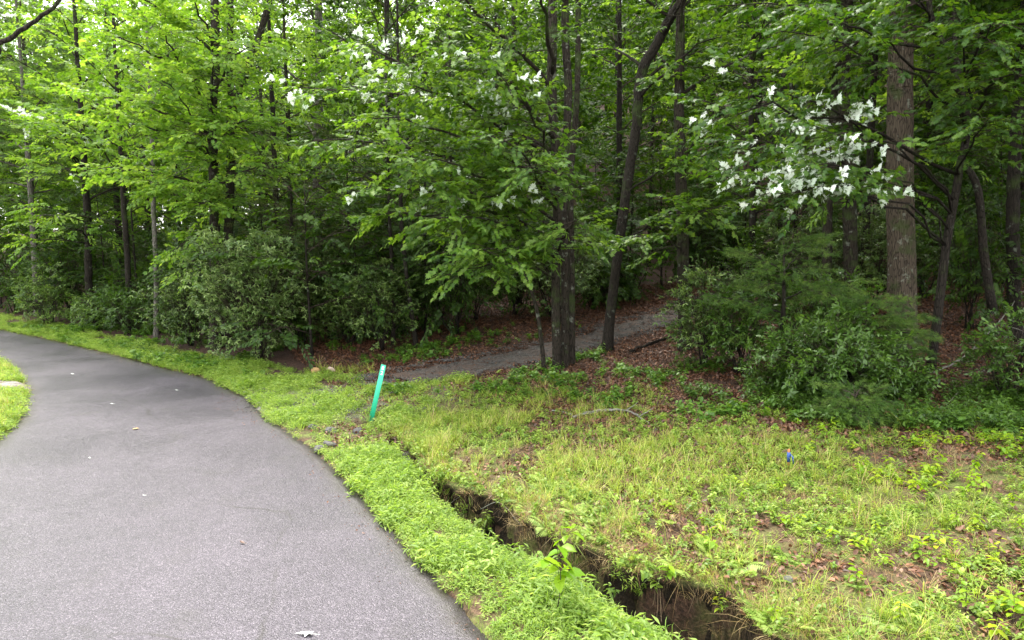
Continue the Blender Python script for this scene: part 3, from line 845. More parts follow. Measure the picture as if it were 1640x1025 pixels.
def tree(name, label, cat, tp, rad, bark, leafset, limbs=(), limb_kw=None, canopy=None, group=None, seed=0, base=None, sides=12, seg=.25, ridges=0, extra_trunks=(), flare=.5):
    """tp: trunk points (world); limbs: (t on trunk, end point, radius, dict); canopy: dict(n, z0, z1, len) random limbs"""
    g = rng_(seed)
    loc = np.array(tp[0], float); loc[2] += .1
    root = empty(name, tuple(loc), label, cat, group)
    _, C, r = trunk_obj(tp, rad, bark, root, loc, 'trunk', sides, seg, seed, ridges, flare)
    for k, (p2, r2) in enumerate(extra_trunks):
        trunk_obj(p2, r2, bark, root, loc, 'trunk', sides, seg, seed+k+1, 0, flare)
    out, twigs = [], []
    z = C[:,2]
    def onat(zz): 
        i = int(np.argmin(np.abs(z-zz))); return C[i], r[i]
    kw0 = dict(limb_kw or {})
    for (z0, end, rr, kw) in limbs:
        p, rt = onat(z0)
        rise = kw.pop('rise', .12) if kw else .12
        P = bez(p, end, rise, 10, g)
        V, F = tube(P-loc, np.linspace(rr, rr*.25, 10), 6, .05, seed); m = MB(); m.add(V, F); m.build('limb', M[bark], root, smooth=True)
        k2 = dict(kw0); k2.update(kw or {}); sprays(P, g, out, twigs, **k2)
    if canopy:
        for i in range(canopy['n']):
            zz = canopy['z0']+(canopy['z1']-canopy['z0'])*((i+g.uniform(0,.8))/canopy['n'])
            f = (zz-canopy['z0'])/(canopy['z1']-canopy['z0']+1e-9)
            p, rt = onat(min(zz, z.max()-.1)); az = i*2.4+g.uniform(-.5,.5)
            if 'az' in canopy: az = canopy['az']+g.uniform(-1,1)*canopy.get('azr', 1.2)
            l = canopy['len']*(1-.55*f**1.5)*g.uniform(.7,1.15)*(1 if f > .15 else .8)
            el = canopy.get('el', .35)+.5*f
            end = p+np.array([math.cos(az)*math.cos(el), math.sin(az)*math.cos(el), math.sin(el)])*l
            P = bez(p, end, canopy.get('rise', .1), 8, g)
            m = MB(); V, F = tube(P-loc, np.linspace(max(.02, rt*.4), .008, 8), 5)
            if canopy.get('limbs', True) and i < canopy.get('nl', 12): m.add(V, F); m.build('limb', M[bark], root, smooth=True)
            else: twigs.append((P, max(.015, rt*.3)))
            k2 = dict(kw0); k2.update(canopy.get('kw', {})); sprays(P, g, out, twigs, **k2)
    if out:
        c = finish_crown('crown', out, twigs, leafset, root, loc)
    return root

def shrub(name, label, cat, c, rx, ry, h, leafset, n, seed, stems=7, scale=1.0, group=None, low=.12, bark='dark', hollow=.55):
    """many stems from the base; sprigs on the outer shell and inside"""
    g = rng_(seed); loc = np.array([c[0], c[1], Hs(c[0], c[1])-.03]); root = empty(name, tuple(loc), label, cat, group)
    lob = [(g.normal()*.3*rx, g.normal()*.3*ry, h*g.uniform(.35,.8), g.uniform(.45,.75)) for _ in range(5)]+[(0,0,h*.5,.8)]
    out, twigs = [], []
    for i in range(stems):
        a = i*2*PI/stems+g.normal()*.3; e = loc+np.array([math.cos(a)*rx*.55, math.sin(a)*ry*.55, h*g.uniform(.5,.85)])
        P = bez(loc+np.array([g.normal()*.06, g.normal()*.06, -.03]), e, .1, 7, g, .08)
        V, F = tube(P-loc, np.linspace(.022, .007, 7), 5); m = MB(); m.add(V, F); m.build('stem', M[bark], root, smooth=True)
    for i in range(n):
        lx, ly, lz, ls = lob[g.integers(0, len(lob))]
        d = g.normal(size=3); d /= np.linalg.norm(d); rr = (hollow+(1-hollow)*g.uniform()**.5)
        p = np.array([lx+d[0]*rx*ls*rr, ly+d[1]*ry*ls*rr, lz+d[2]*h*.5*ls*rr*1.1])
        if p[2] < low: p[2] = low+abs(g.normal())*.12
        q = p*np.array([.45,.45,.6]); 
        if g.uniform() < .5: twigs.append((bez(loc+q, loc+p, .05, 3, g), .007))
        yd = d*np.array([1,1,.5])+g.normal(size=3)*.45
        out.append((loc+p, yd, UP+d*.5+g.normal(size=3)*.3, scale*g.uniform(.75,1.2), g.integers(0,3)))
    finish_crown('foliage', out, twigs, leafset, root, loc)
    return root

def base_at(px, Yd): 
    x = (px-820)/FPX*Yd/math.cos(PITCH)*1.0
    return np.array([x, Yd, Hs(x, Yd)-.1])
def colpts(pxpy, Yd, topz=None):
    """trunk points from pixels at a given distance"""
    return [W(a, b, Yd) for a, b in pxpy]

def ttop(P, px, Ytop, z):
    return P
# --- front trees, placed from the photograph --------------------------------
def trunk_from(pix, Yd, top, dx=0.0, dy=0.0):
    """first pixel's column gives the base on the ground; then the pixels; then up to the given height"""
    pts = [W(a, b, Yd) for a, b in pix]
    b = np.array([pts[0][0], Yd, Hs(pts[0][0], Yd)-.15]); pts[0] = b
    last = pts[-1]; pts.append(np.array([last[0]+dx, Yd+dy, top])); return pts

# big straight trunk on the right
tree('oak_tree', 'thick straight grey-brown furrowed trunk rising behind the low evergreen shrub on the right', 'tree',
     trunk_from([(1447,560),(1443,400),(1441,200),(1446,20)], 15.0, 17.0), [.30,.27,.25,.23,.12], 'oak', 'broad',
     canopy=dict(n=34, z0=8.8, z1=16.5, len=6.2, el=.15, nl=20, kw=dict(sub=.95, sublen=1.7, step=.4, scale=1.3)), seed=1, sides=56, seg=.05, ridges=19)
# clump of trunks right of centre, with the big maple sprays reaching left
def P(px, py, y): return W(px, py, y)
mk = dict(sub=.42, step=.21, sublen=1.15, start=.2, dens=1.15, droop=.3, scale=1.1)
limbs = [
 (5.0, P(560,75,13.0), .05, dict(pale=.13)), (5.4, P(700,60,12.5), .05, dict(pale=.08)), (4.6, P(610,125,13.5), .045, dict(pale=.1)),
 (4.2, P(600,190,13.0), .045, {}), (4.0, P(500,225,14.0), .05, dict(pale=.05)), (3.6, P(640,250,12.6), .04, {}),
 (3.4, P(690,290,12.8), .04, dict(pale=.10)), (3.2, P(585,300,13.4), .045, dict(pale=.04)), (2.9, P(600,345,13.6), .04, {}), (2.8, P(700,350,12.6), .035, {}),
 (2.6, P(745,400,12.6), .03, {}), (2.3, P(720,440,12.8), .028, dict(sublen=.7)), (4.8, P(800,120,12.8), .04, dict(pale=.06)), (4.1, P(780,215,12.4), .035, {}),
 (2.7, P(930,350,12.8), .03, {}),
 (6.5, P(640,-60,13.2), .05, {}), (6.8, P(850,-80,12.6), .05, {}), (3.9, P(860,260,12.2), .03, {}), (5.2, P(480,140,14.6), .04, dict(pale=.1)),
]
tree('maple_tree', 'cluster of dark lichen-spotted trunks holding the wide light green maple sprays in the middle', 'tree',
     trunk_from([(893,590),(890,450),(893,300),(884,150),(885,20)], 15.5, 14), [.105,.10,.105,.105,.10,.05], 'mossy', 'maple', limbs, mk, flare=.35,
     canopy=dict(n=20, z0=8.3, z1=13.5, len=4.6, kw=dict(sub=.8, sublen=1.4, step=.32, scale=1.2)), seed=2, sides=20, seg=.12,
     extra_trunks=[(trunk_from([(905,592),(905,450),(903,300),(910,150),(905,20)], 15.7, 13), [.095,.09,.09,.09,.085,.05]),
                   (trunk_from([(916,588),(916,450),(914,300),(924,150),(926,20)], 15.9, 12), [.075,.07,.07,.065,.06,.04])])
# curved dark trunk
tree('leaning_tree', 'dark slender trunk curving to the right just beside the gravel path', 'tree',
     trunk_from([(972,558),(985,440),(1003,310),(1018,210),(1027,120),(1052,70),(1082,15)], 17.0, 10.5, 1.2), [.13,.12,.12,.12,.12,.12,.11,.05], 'dark', 'maple',
     [(3.2, P(1090,330,15.5), .03, dict(start=.4)), (4.5, P(1150,250,15.2), .03, dict(start=.4)), (6.5, P(1150,60,15.2), .04, {})], mk,
     canopy=dict(n=9, z0=7, z1=10.4, len=3, kw=dict(sub=1.0, sublen=1.2, step=.4)), seed=3)
tree('forest_tree', 'dark upright trunk right of the curved one, shaded by laurel leaves', 'tree',
     trunk_from([(1097,572),(1094,400),(1090,250),(1088,120)], 16.6, 14), [.16,.14,.13,.12,.05], 'mossy', 'maple',
     [(3.0, P(1020,380,15.2), .03, {}), (3.6, P(1160,330,15.0), .03, {}), (5.0, P(1150,170,15), .03, {})], mk,
     canopy=dict(n=12, z0=6.5, z1=13.5, len=3.6, kw=dict(sub=1.1, sublen=1.3, step=.42)), seed=4)
tree('forest_tree', 'mossy double trunk standing between the flower-white sprays and the thick straight trunk', 'tree',
     trunk_from([(1366,480),(1360,300),(1352,150),(1355,20)], 17.2, 15), [.17,.16,.15,.14,.05], 'mossy', 'maple', (), mk,
     canopy=dict(n=12, z0=7.5, z1=14.5, len=3.8, kw=dict(sub=1.2, sublen=1.4, step=.45)), seed=5,
     extra_trunks=[(trunk_from([(1328,480),(1325,350),(1335,200)], 17.6, 11), [.13,.12,.11,.05])])
tree('sapling', 'thin leaning lichen-streaked sapling left of the trunk cluster', 'tree',
     trunk_from([(874,585),(862,510),(848,455),(828,380),(812,330)], 15.2, 6.2, -.5), [.05,.045,.04,.035,.03,.012], 'mossy', 'maple',
     [(3.0, P(870,400,14.6), .015, dict(sublen=.6)), (3.4, P(760,380,14.4), .015, dict(sublen=.7))], mk, seed=6)
# bright sprays in front of the right-hand trunks
mk2 = dict(sub=.40, step=.19, sublen=.85, start=.2, dens=1.15, droop=.35)
limbs = [(4.4, P(1125,160,10.6), .035, dict(pale=.34, start=.5)), (4.0, P(1190,105,10.8), .03, dict(pale=.12, start=.5)), (3.6, P(1150,225,10.6), .03, dict(pale=.25, start=.5)),
         (3.2, P(1175,275,10.5), .03, dict(pale=.36, start=.55)), (3.0, P(1215,300,10.4), .025, dict(pale=.2, start=.55)), (3.8, P(1300,200,10.2), .025, dict(pale=.25, start=.6, sublen=.6)),
         (3.3, P(1290,265,10.3), .022, dict(pale=.2, start=.55, sublen=.6)), (5.4, P(1250,50,10.8), .03, dict(start=.5)), (5.9, P(1330,30,10.6), .03, dict(start=.5, sublen=.6)),
         (6.9, P(1480,-40,10.2), .03, {}), (6.2, P(1600,40,10.2), .03, {}), (5.2, P(1620,110,10.6), .03, {}), (4.5, P(1590,190,10.8), .025, {}), (6.6, P(1150,10,11.4), .03, dict(start=.5)),
         (3.2, P(1390,300,11.0), .02, dict(sublen=.4, start=.65, pale=.15)), (5.0, P(1530,20,11), .03, dict(sublen=.6))]
tree('maple_tree', 'crooked dark maple on the right carrying the wind-turned white leaf clusters', 'tree',
     trunk_from([(1492,555),(1512,420),(1535,280),(1548,190),(1520,90),(1490,20)], 13.6, 9.5, -.3), [.085,.08,.07,.065,.055,.05,.02], 'dark', 'maple_dk', limbs, mk2,
     canopy=dict(n=16, z0=6.8, z1=9.4, len=3.8, kw=dict(sub=.7, sublen=1.1, step=.3, scale=1.15)), seed=7,
     extra_trunks=[([W(1548,190,13.6), W(1535,120,13.6), W(1528,40,13.6), W(1530,-80,13.6)], [.05,.045,.04,.02]), ([W(1540,260,13.6), W(1565,300,13.5), W(1575,400,13.7), W(1590,500,13.9)], [.04,.045,.05,.06])])
tree('forest_tree', 'dark trunk at the far right edge of the wood', 'tree', trunk_from([(1626,560),(1622,350),(1632,150)], 15.6, 13), [.14,.13,.12,.05], 'dark', 'broad', (), mk,
     canopy=dict(n=12, z0=6.3, z1=12.6, len=3.6, kw=dict(sub=1.3, sublen=1.4, step=.5)), seed=8)
# left group
mkl = dict(sub=.45, step=.22, sublen=1.3, start=.1, dens=1.15, droop=.3, scale=1.3)
Yl = 20.0
limbs = [(7.5, P(190,60,18.2), .05, {}), (7.0, P(250,40,17.8), .05, {}), (6.2, P(150,150,18.6), .05, {}), (5.6, P(210,200,18.0), .045, {}), (6.0, P(260,130,17.6), .04, {}),
         (4.8, P(160,270,18.6), .04, {}), (4.4, P(240,290,18.0), .035, {}), (7.3, P(420,60,18.0), .04, {}), (5.8, P(400,190,18.0), .04, {}), (4.8, P(430,260,18.2), .04, {}),
         (3.6, P(280,400,18.6), .03, dict(sublen=.8)), (3.0, P(300,440,18.6), .03, dict(sublen=.7)), (4.2, P(320,330,18.0), .03, {}), (5.3, P(320,210,17.6), .04, {}),
         (8.6, P(300,-20,18.0), .05, {}), (8.4, P(180,-30,18.2), .05, {}), (6.8, P(340,100,17.6), .04, {})]
tree('maple_tree', 'pair of lichen-covered trunks at the left wood edge under bright yellow-green foliage', 'tree',
     trunk_from([(344,560),(345,420),(343,300),(340,180),(345,60)], Yl, 16), [.17,.15,.14,.13,.12,.05], 'mossy', 'maple_lt', limbs, mkl,
     canopy=dict(n=12, z0=9, z1=15.5, len=4, kw=dict(sub=1.2, sublen=1.5, step=.45)), seed=9,
     extra_trunks=[(trunk_from([(362,560),(365,420),(370,260),(372,180),(400,100),(428,15)], Yl+.3, 13, .8), [.15,.13,.13,.12,.10,.09,.04]),
                   ([W(372,180,Yl+.3), W(368,100,Yl+.3), W(370,20,Yl+.3), W(372,-120,Yl+.3)], [.10,.09,.08,.03])])
tree('birch_tree', 'slim pale spotted trunk in the undergrowth left of the laurel', 'tree', trunk_from([(250,540),(250,430),(246,330),(243,200)], 22.5, 11), [.08,.075,.07,.065,.03], 'grey', 'broad_lt', (), mk,
     canopy=dict(n=13, z0=4.6, z1=10.6, len=2.8, kw=dict(sub=1.2, sublen=1.2, step=.45)), seed=10)
tree('forest_tree', 'pale grey trunk behind the hemlock boughs, left of the central maple sprays', 'tree', trunk_from([(508,540),(510,400),(508,250),(512,100)], 25.5, 17), [.19,.17,.16,.15,.06], 'grey', 'broad', (), mk,
     canopy=dict(n=15, z0=5.8, z1=16.5, len=3.8, kw=dict(sub=1.4, sublen=1.4, step=.5)), seed=11)
tree('forest_tree', 'dark short-looking trunk behind the road verge at the far left', 'tree', trunk_from([(143,520),(142,430),(139,330)], 26.5, 14), [.15,.13,.12,.05], 'dark', 'broad_lt',
     [(4.0, P(60,330,24.5), .04, {}), (5.0, P(110,250,24.0), .04, {}), (3.4, P(120,370,24.5), .03, {}), (6.0, P(60,200,24.2), .04, {}), (3.2, P(40,390,25), .03, {})], dict(sub=.8, step=.42, sublen=1.6),
     canopy=dict(n=16, z0=4.6, z1=13.5, len=3.8, kw=dict(sub=1.2, sublen=1.5, step=.5, pale=.14)), seed=12)
tree('forest_tree', 'thin dark trunk between the far-left trunk and the slim pale one', 'tree', trunk_from([(207,520),(205,430),(198,320)], 24.5, 12), [.11,.10,.09,.04], 'dark', 'broad_lt', (), mk,
     canopy=dict(n=14, z0=4.4, z1=11.6, len=3.2, kw=dict(sub=1.2, sublen=1.3, step=.5)), seed=13)
for k, (pt, yd, rr, lb) in enumerate([([(630,550),(628,430),(622,300)], 18.6, .06, 'straight thin dark trunk just right of the hemlock thicket'),
                                  ([(668,560),(655,470),(645,380),(640,250)], 18.2, .065, 'thin dark trunk leaning left, right of the hemlock thicket'),
                                  ([(733,530),(730,400),(722,250)], 19.4, .05, 'thin trunk seen under the lowest maple spray'),
                                  ([(1200,520),(1205,330),(1203,150)], 20.5, .11, 'shaded trunk behind the white leaf clusters'),
                                  ([(1255,520),(1262,330),(1268,150)], 21.5, .10, 'shaded trunk behind the boughs of the young pine')]):
    tree('forest_tree', lb, 'tree', trunk_from(pt, yd, 10.5), [rr, rr*.85, rr*.75, rr*.35][:len(pt)+1], 'dark', 'under', (), mk,
         canopy=dict(n=10, z0=3.6, z1=10, len=2.6, kw=dict(sub=1.0, sublen=1.1, step=.4)), seed=20+k)

# conifers: hemlock left of centre, young white pines on the right
def conifer(name, label, px, Yd, h, leafset, blen, n, seed, rad=.06, z0=.5, kw=None, bark='dark', el=.05, group=None):
    b = base_at(px, Yd); top = b+np.array([0,0,h])
    k = dict(sub=.5, step=.2, sublen=.55, start=.12, dens=1.1, droop=.3, vert=.1); k.update(kw or {})
    return tree(name, label, 'tree', [b, (b+top)/2+np.array([.05,0,0]), top], [rad, rad*.7, rad*.25], bark, leafset, (), k,
         canopy=dict(n=n, z0=b[2]+.1+z0, z1=b[2]+h-.2, len=blen, el=el, rise=.08, nl=14), group=group, seed=seed)
conifer('hemlock_tree', 'feathery olive-green hemlock beside the big laurel shrub', 470, 19.6, 6.0, 'hemlock', 2.0, 26, 31)
conifer('hemlock_tree', 'dark hemlock standing between the laurel and the thin leaning trunks', 560, 20.6, 6.5, 'hemlock', 2.2, 28, 32)
conifer('hemlock_tree', 'tall thin-foliaged hemlock high above the laurel', 470, 24.5, 11.5, 'hemlock', 3.0, 34, 33, rad=.12, z0=3, kw=dict(sub=.8, sublen=.9, step=.3))
conifer('pine_tree', 'young soft-needled pine in front of the mossy double trunk', 1250, 13.5, 2.8, 'pine', 1.4, 11, 34, kw=dict(sub=.42, step=.19))
conifer('pine_tree', 'lower young pine whose boughs cross the foot of the thick straight trunk', 1385, 12.9, 1.7, 'pine', 1.0, 9, 35, rad=.03, kw=dict(sub=.42, step=.18))
conifer('pine_tree', 'small pine seedling low in front of the evergreen shrub', 1372, 10.55, .75, 'pine', .38, 10, 36, rad=.012, z0=.1, bark='twig', kw=dict(sub=.35, step=.15, sublen=.25))
conifer('pine_tree', 'wispy tall pine at the upper left above the far road verge', 62, 29.5, 14, 'pine', 3.2, 30, 37, rad=.14, z0=4, bark='grey', kw=dict(sub=1.0, sublen=1.0, step=.4, scale=1.5))

# shrubs
def shr(name, label, px, Yd, *a, **k):
    x = (px-820)/FPX*Yd; return shrub(name, label, 'shrub', (x, Yd), *a, **k)
shr('laurel_shrub', 'tall rounded laurel with narrow glossy leaves at the wood edge beside the road', 410, 17.9, 1.4, 1.0, 3.3, 'laurel_lt', 680, 41, stems=9)
shr('laurel_shrub', 'small glossy shrub at the foot of the lichen-covered trunk pair', 300, 20.6, 1.0, .8, 2.1, 'laurel', 260, 42)
shr('rhododendron_shrub', 'light green shrub furthest left on the verge beyond the bend', 75, 27.0, 1.35, 1.0, 2.0, 'rhodo_lt', 280, 43)
shr('rhododendron_shrub', 'low bushy shrub on the verge right of the furthest-left one', 150, 24.8, 1.0, .8, 1.4, 'rhodo_lt', 200, 44)
shr('rhododendron_shrub', 'low dark shrub on the verge left of the slim pale trunk', 205, 23.6, 1.1, .8, 1.4, 'rhodo', 220, 45)
shr('rhododendron_shrub', 'dense low evergreen shrub with broad glossy leaves under the young pines', 1360, 11.9, 1.35, .9, 1.45, 'rhodo', 420, 46, stems=9)
shr('rhododendron_shrub', 'leafy shrub just left of the dense one, spilling over the leaf litter', 1285, 12.6, .9, .7, 1.2, 'rhodo', 220, 47)
shr('laurel_shrub', 'glossy blue-green laurel overhanging the dark trunk right of the path', 1130, 14.8, .85, .7, 2.3, 'laurel', 230, 48)
shr('rhododendron_shrub', 'broad dark leafy shrub behind the young pines, left of the thick straight trunk', 1320, 14.2, 1.1, .8, 1.7, 'rhodo', 300, 51, stems=9)
shr('laurel_shrub', 'dark glossy laurel between the blue-green one and the young pines', 1190, 14.0, .8, .7, 1.6, 'rhodo', 200, 52, stems=8)
shr('rhododendron_shrub', 'low leafy shrub right of the dense evergreen one, in front of the thick trunk foot', 1430, 12.0, .7, .6, .9, 'rhodo', 170, 53)
shr('laurel_shrub', 'dark laurel behind the gravel path entrance', 560, 19.2, 1.3, .8, 1.6, 'laurel', 240, 49)
shr('rhododendron_shrub', 'leafy bush at the right edge beside the fallen branches', 1625, 11.7, .8, .7, 1.5, 'rhodo', 200, 50)

# ------------------------------------------------------------------ forest behind
protoT = []
def bg_tree(seed, leafset, h, zc, ln, bark, rad, n=16, kw=None):
    t = tree('forest_tree', 'one of the shaded background trees deep in the wood', 'tree', [np.array([0,0,-.3]), np.array([.1,.05,h*.5]), np.array([.2,.1,h])], [rad, rad*.75, rad*.25], bark, leafset, (), kw or dict(sub=.95, sublen=1.7, step=.36, scale=1.25),
             canopy=dict(n=n, z0=zc, z1=h-.3, len=ln, limbs=False), group='trees deep in the wood', seed=seed, sides=8, seg=.8)
    return t
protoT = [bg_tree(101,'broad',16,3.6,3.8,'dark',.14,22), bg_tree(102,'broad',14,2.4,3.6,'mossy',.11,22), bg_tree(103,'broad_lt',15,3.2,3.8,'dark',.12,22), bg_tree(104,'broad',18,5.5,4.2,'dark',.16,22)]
protoU = []
def under_tree(seed, leafset, h):
    return tree('understory_tree', 'one of the slender shaded saplings filling the gaps between the trunks', 'tree', [np.array([0,0,-.2]), np.array([.08,0,h*.5]), np.array([.15,.1,h])], [.035,.025,.008], 'dark', leafset, (), dict(sub=.55, sublen=1.0, step=.26, scale=1.15),
             canopy=dict(n=13, z0=.7, z1=h-.2, len=1.9, limbs=False, el=.15), group='saplings under the trees', seed=seed, sides=6, seg=.6)
protoU = [under_tree(111,'under',5.0), under_tree(112,'under',4.0), under_tree(113,'under',6.0)]
g = rng_(5)
def put(proto, x, y, s, used):
    o = proto if id(proto) not in used else copy_tree(proto)
    px = 820+FPX*x/max(y, 1); near = y < 27
    where = next(t for lim, t in [(120, 'beyond the bend of the road'), (280, 'behind the slim pale trunk'), (430, 'behind the lichen-covered trunk pair'), (620, 'behind the hemlocks'), (840, 'behind the thin leaning trunks'),
        (960, 'behind the central trunk cluster'), (1130, 'behind the curved trunk and the gravel path'), (1400, 'behind the young pines'), (1500, 'behind the thick straight trunk'), (9e9, 'behind the crooked maple on the right')] if px < lim)
    kind = o['category']; nm = o.name
    what = 'shaded tree' if 'forest' in nm else ('slender sapling' if kind == 'tree' else 'dark leafy shrub')
    o['label'] = ('one of the nearer ' if near else 'one of the farther ')+what+('s ' if True else '')+where
    o['group'] = what+'s '+where+(', nearer rows' if near else ', farther rows')
    used.add(id(proto)); o.location = (x, y, Hs(x, y)); o.rotation_euler = (0, 0, g.uniform(0, 6.28)); o.scale = (s, s, s)
    return o
used = set(); placed = []
def free(x, y, r):
    return all((x-a)**2+(y-b)**2 > r*r for a, b in placed)
# broad canopy trees: rings at growing distance
cnt = 0; tries = 0
while cnt < 66 and tries < 9000:
    tries += 1
    y = 19+42*g.uniform()**1.15; x = g.uniform(-1.02, .98)*y*.86
    d = float(fields(np.array([x]), np.array([y]))['wood'][0])
    if d < 2.2 or abs(float(fields(np.array([x]), np.array([y]))['path'][0])) < 2.0 or not free(x, y, 2.9+.03*y): continue
    # keep the front-right floor open to view
    if y < 21.5 and -5 < x < 9: continue
    placed.append((x, y)); put(protoT[2 if x < -.28*y and g.uniform() < .8 else int(g.integers(0, 4))], x, y, g.uniform(.8, 1.2), used); cnt += 1  # left-hand trees mostly take the lighter leaf colour, standing in for hazy light
# trees added on the right, mostly out of view, to shade the floor
for (x, y) in [(12.6,9.6),(11.5,14.5),(14,11.5),(13.5,17.5),(17,14.5),(9.5,18.5),(16.5,20),(12.5,22.5),(20,18)]:
    placed.append((x, y)); put(protoT[int(g.integers(0, 4))], x, y, g.uniform(.85, 1.1), used)
protoS = [shrub('understory_shrub', 'one of the dark leafy shrubs crowding the wood floor', 'shrub', (0, 30), 1.3, 1.3, 2.6, 'laurel', 380, 121, group='shrubs under the trees', stems=6),
          shrub('understory_shrub', 'one of the dark leafy shrubs crowding the wood floor', 'shrub', (0, 30), 1.2, 1.2, 2.0, 'under', 240, 122, group='shrubs under the trees', stems=6, scale=1.0),
          shrub('understory_shrub', 'one of the dark leafy shrubs crowding the wood floor', 'shrub', (0, 30), 1.4, 1.4, 3.2, 'under', 330, 123, group='shrubs under the trees', stems=6, scale=1.1)]
for (a, yd, s_) in [(478,19.4,.9),(525,20.0,1.0),(600,19.6,.75),(650,20.0,.8),(700,20.4,.85),(760,20.8,.9),(825,21.3,.95),(890,21.8,.95),(950,22.3,1.0),(200,25.2,1.0),(262,23.6,.85),(110,28.4,1.1),(22,31,1.1),(385,20.8,1.0),(330,22,1.0),(1560,16.5,1.0),(1400,18.5,1.0),(1010,23.2,1.0),(1300,19.5,1.0),(1200,20,1.0)]:
    put(protoS[int(g.integers(0, 3))], (a-820)/FPX*yd, yd, s_, used)
cnt = 0; tries = 0; placedS = []
while cnt < 62 and tries < 9000:
    tries += 1
    y = 17.6+26*g.uniform()**1.3; x = g.uniform(-1.0, .95)*y*.8
    ff = fields(np.array([x]), np.array([y])); d = float(ff['wood'][0])
    if d < 1.6 or float(ff['path'][0]) < 2.1 or any((x-a)**2+(y-b)**2 < 3.2 for a, b in placedS): continue
    if y < 20.5 and 2 < x: continue
    placedS.append((x, y)); put(protoS[int(g.integers(0, 3))], x, y, g.uniform(.75, 1.2), used); cnt += 1
cnt = 0; tries = 0; placedU = []
while cnt < 70 and tries < 6000:
    tries += 1
    y = 17.6+20*g.uniform(); x = g.uniform(-1.0, .98)*y*.8
    ff = fields(np.array([x]), np.array([y])); d = float(ff['wood'][0])
    if d < .9 or float(ff['path'][0]) < 1.6 or any((x-a)**2+(y-b)**2 < 1.7 for a, b in placedU): continue
    if y < 20 and 6.2 < x: continue
    placedU.append((x, y)); put(protoU[int(g.integers(0, 3))], x, y, g.uniform(.75, 1.25), used); cnt += 1
# far-off wood, one mass
fo = []
_fa = np.linspace(-130, 130, 60); _fb = np.linspace(30, 140, 40); _fg = heights(*[q.ravel() for q in np.meshgrid(_fa, _fb)]).reshape(40, 60)
def Hs_far(x, y): return float(_fg[int(np.clip((y-30)/110*39, 0, 39)), int(np.clip((x+130)/260*59, 0, 59))])
for i in range(15000):
    a = g.uniform(-.95, .95); d = 54+75*g.uniform()**1.4; x = math.sin(a)*d; y = math.cos(a)*d; k = math.sin(x*.9+y*.35)*math.cos(y*.8-x*.2)
    fo.append((np.array([x, y, Hs_far(x, y)+(13+3.5*k)*g.uniform()**.6+.5]), g.normal(size=3), UP+g.normal(size=3)*.4, g.uniform(2.2,3.4), int(g.integers(0,3))))
fl_ = [o for o in fo if o[0][0] < -8+6*math.sin(o[0][1])]; fr_ = [o for o in fo if not o[0][0] < -8+6*math.sin(o[0][1])]
far = finish_crown('distant_wood', fr_, [], 'broad', None, (0,0,0)); far['label'] = 'distant mass of dark leafy wood behind the trunks on the right'
for i in range(2600):
    a = g.uniform(-.95, -.12); d = g.uniform(46, 66); x = math.sin(a)*d; y = math.cos(a)*d
    fl_.append((np.array([x, y, Hs_far(x, y)+1+17*g.uniform()**.8]), g.normal(size=3), UP+g.normal(size=3)*.4, g.uniform(1.9,2.8), int(g.integers(0,3))))
far = finish_crown('distant_wood', fl_, [], 'broad_lt', None, (0,0,0)); far['label'] = 'distant mass of foliage coloured pale to stand for haze beyond the road bend on the left'  # lighter leaf colour used here in place of haze

# ------------------------------------------------------------------ ground cover
def sample(x0, x1, y0, y1, dens, seed):
    g = rng_(seed); n = int((x1-x0)*(y1-y0)*dens)
    x = g.uniform(x0, x1, n); y = g.uniform(y0, y1, n)
    # keep what the camera and a step beside it could see
    m = (np.abs(x) < .80*y+2.2); return x[m], y[m], g
def cover(name, label, protos, mats, x, y, g, prob, smin, smax, tilt=.12, dz=0.0, vary=0.0):
    f = fields(x, y); pr = prob(x, y, f); keep = g.uniform(size=len(x)) < pr
    x, y = x[keep], y[keep]; z = heights(x, y)
    n = len(x); az = g.uniform(0, 2*PI, n)
    rots = np.stack([g.normal(size=n)*tilt, g.normal(size=n)*tilt, az], 1)
    o = scatter_obj(name, protos, np.stack([x, y, z+dz], 1), rots, g.uniform(smin, smax, n)*(1+vary*fbm(x+5, y-3, 1.6, 3)), g.integers(0, len(protos), n), [M[m] for m in mats])
    if label: o['label'] = label
    print(name, n); return o
offroad = lambda f: (~f['road']) & (f['drive'] > .42)
def ingully(f, y): return (f['nl'] > .0) & (f['fl'] < .02) & (y < 10.7)

# lush strip between road and gully, and verges
x, y, g = sample(-28, 5, 3.4, 38, 330, 201)
def pr(x, y, f):
    strip = (f['re'] > -.02+.05*vnoise(x, y, 4)) & (f['nl'] < .17+.09*vnoise(x, y, 2.5)) & (f['re'] < 6)
    p = np.where(strip & (y < 10.8), (.95-.45*sm(f['nl'], -.25, .1))*(.35+.65*sm(fbm(x, y, 2.1, 3), -.4, .05)), 0)
    near = (f['re'] > -.03) & (f['re'] < .9+.5*fbm(x, y, 1.0)) & (y >= 10.2)
    p = np.where(near, .5, p)
    ent = (y > 10.2) & (x < -.9+.6*fbm(x, y, 1)) & (f['re'] > 0) & (f['wood'] < -.2) & (f['path'] > .8)
    p = np.where(ent & ~near, .5*sm(fbm(x, y, .9), -.5, .2), p)
    lf = (f['le'] > -.02) & (f['le'] < 4)
    p = np.where(lf, .4, p)
    p = p*offroad(f)*np.clip(1.25-y/34, .2, 1)*(1-.8*sm(1.1-np.hypot((x+2.75)/1.3, y-10.6), 0, .5))
    return p
cover('roadside_weeds', 'lush bright green leafy weeds along the road edge and gully', [stilt_clump(61,9,.11,.055), stilt_clump(62,10,.09,.05), stilt_clump(63,8,.14,.06), grass_clump(64,14,.12,.005,.07)], ['lush','straw'], x, y, g, pr, .7, 1.35, vary=.75)

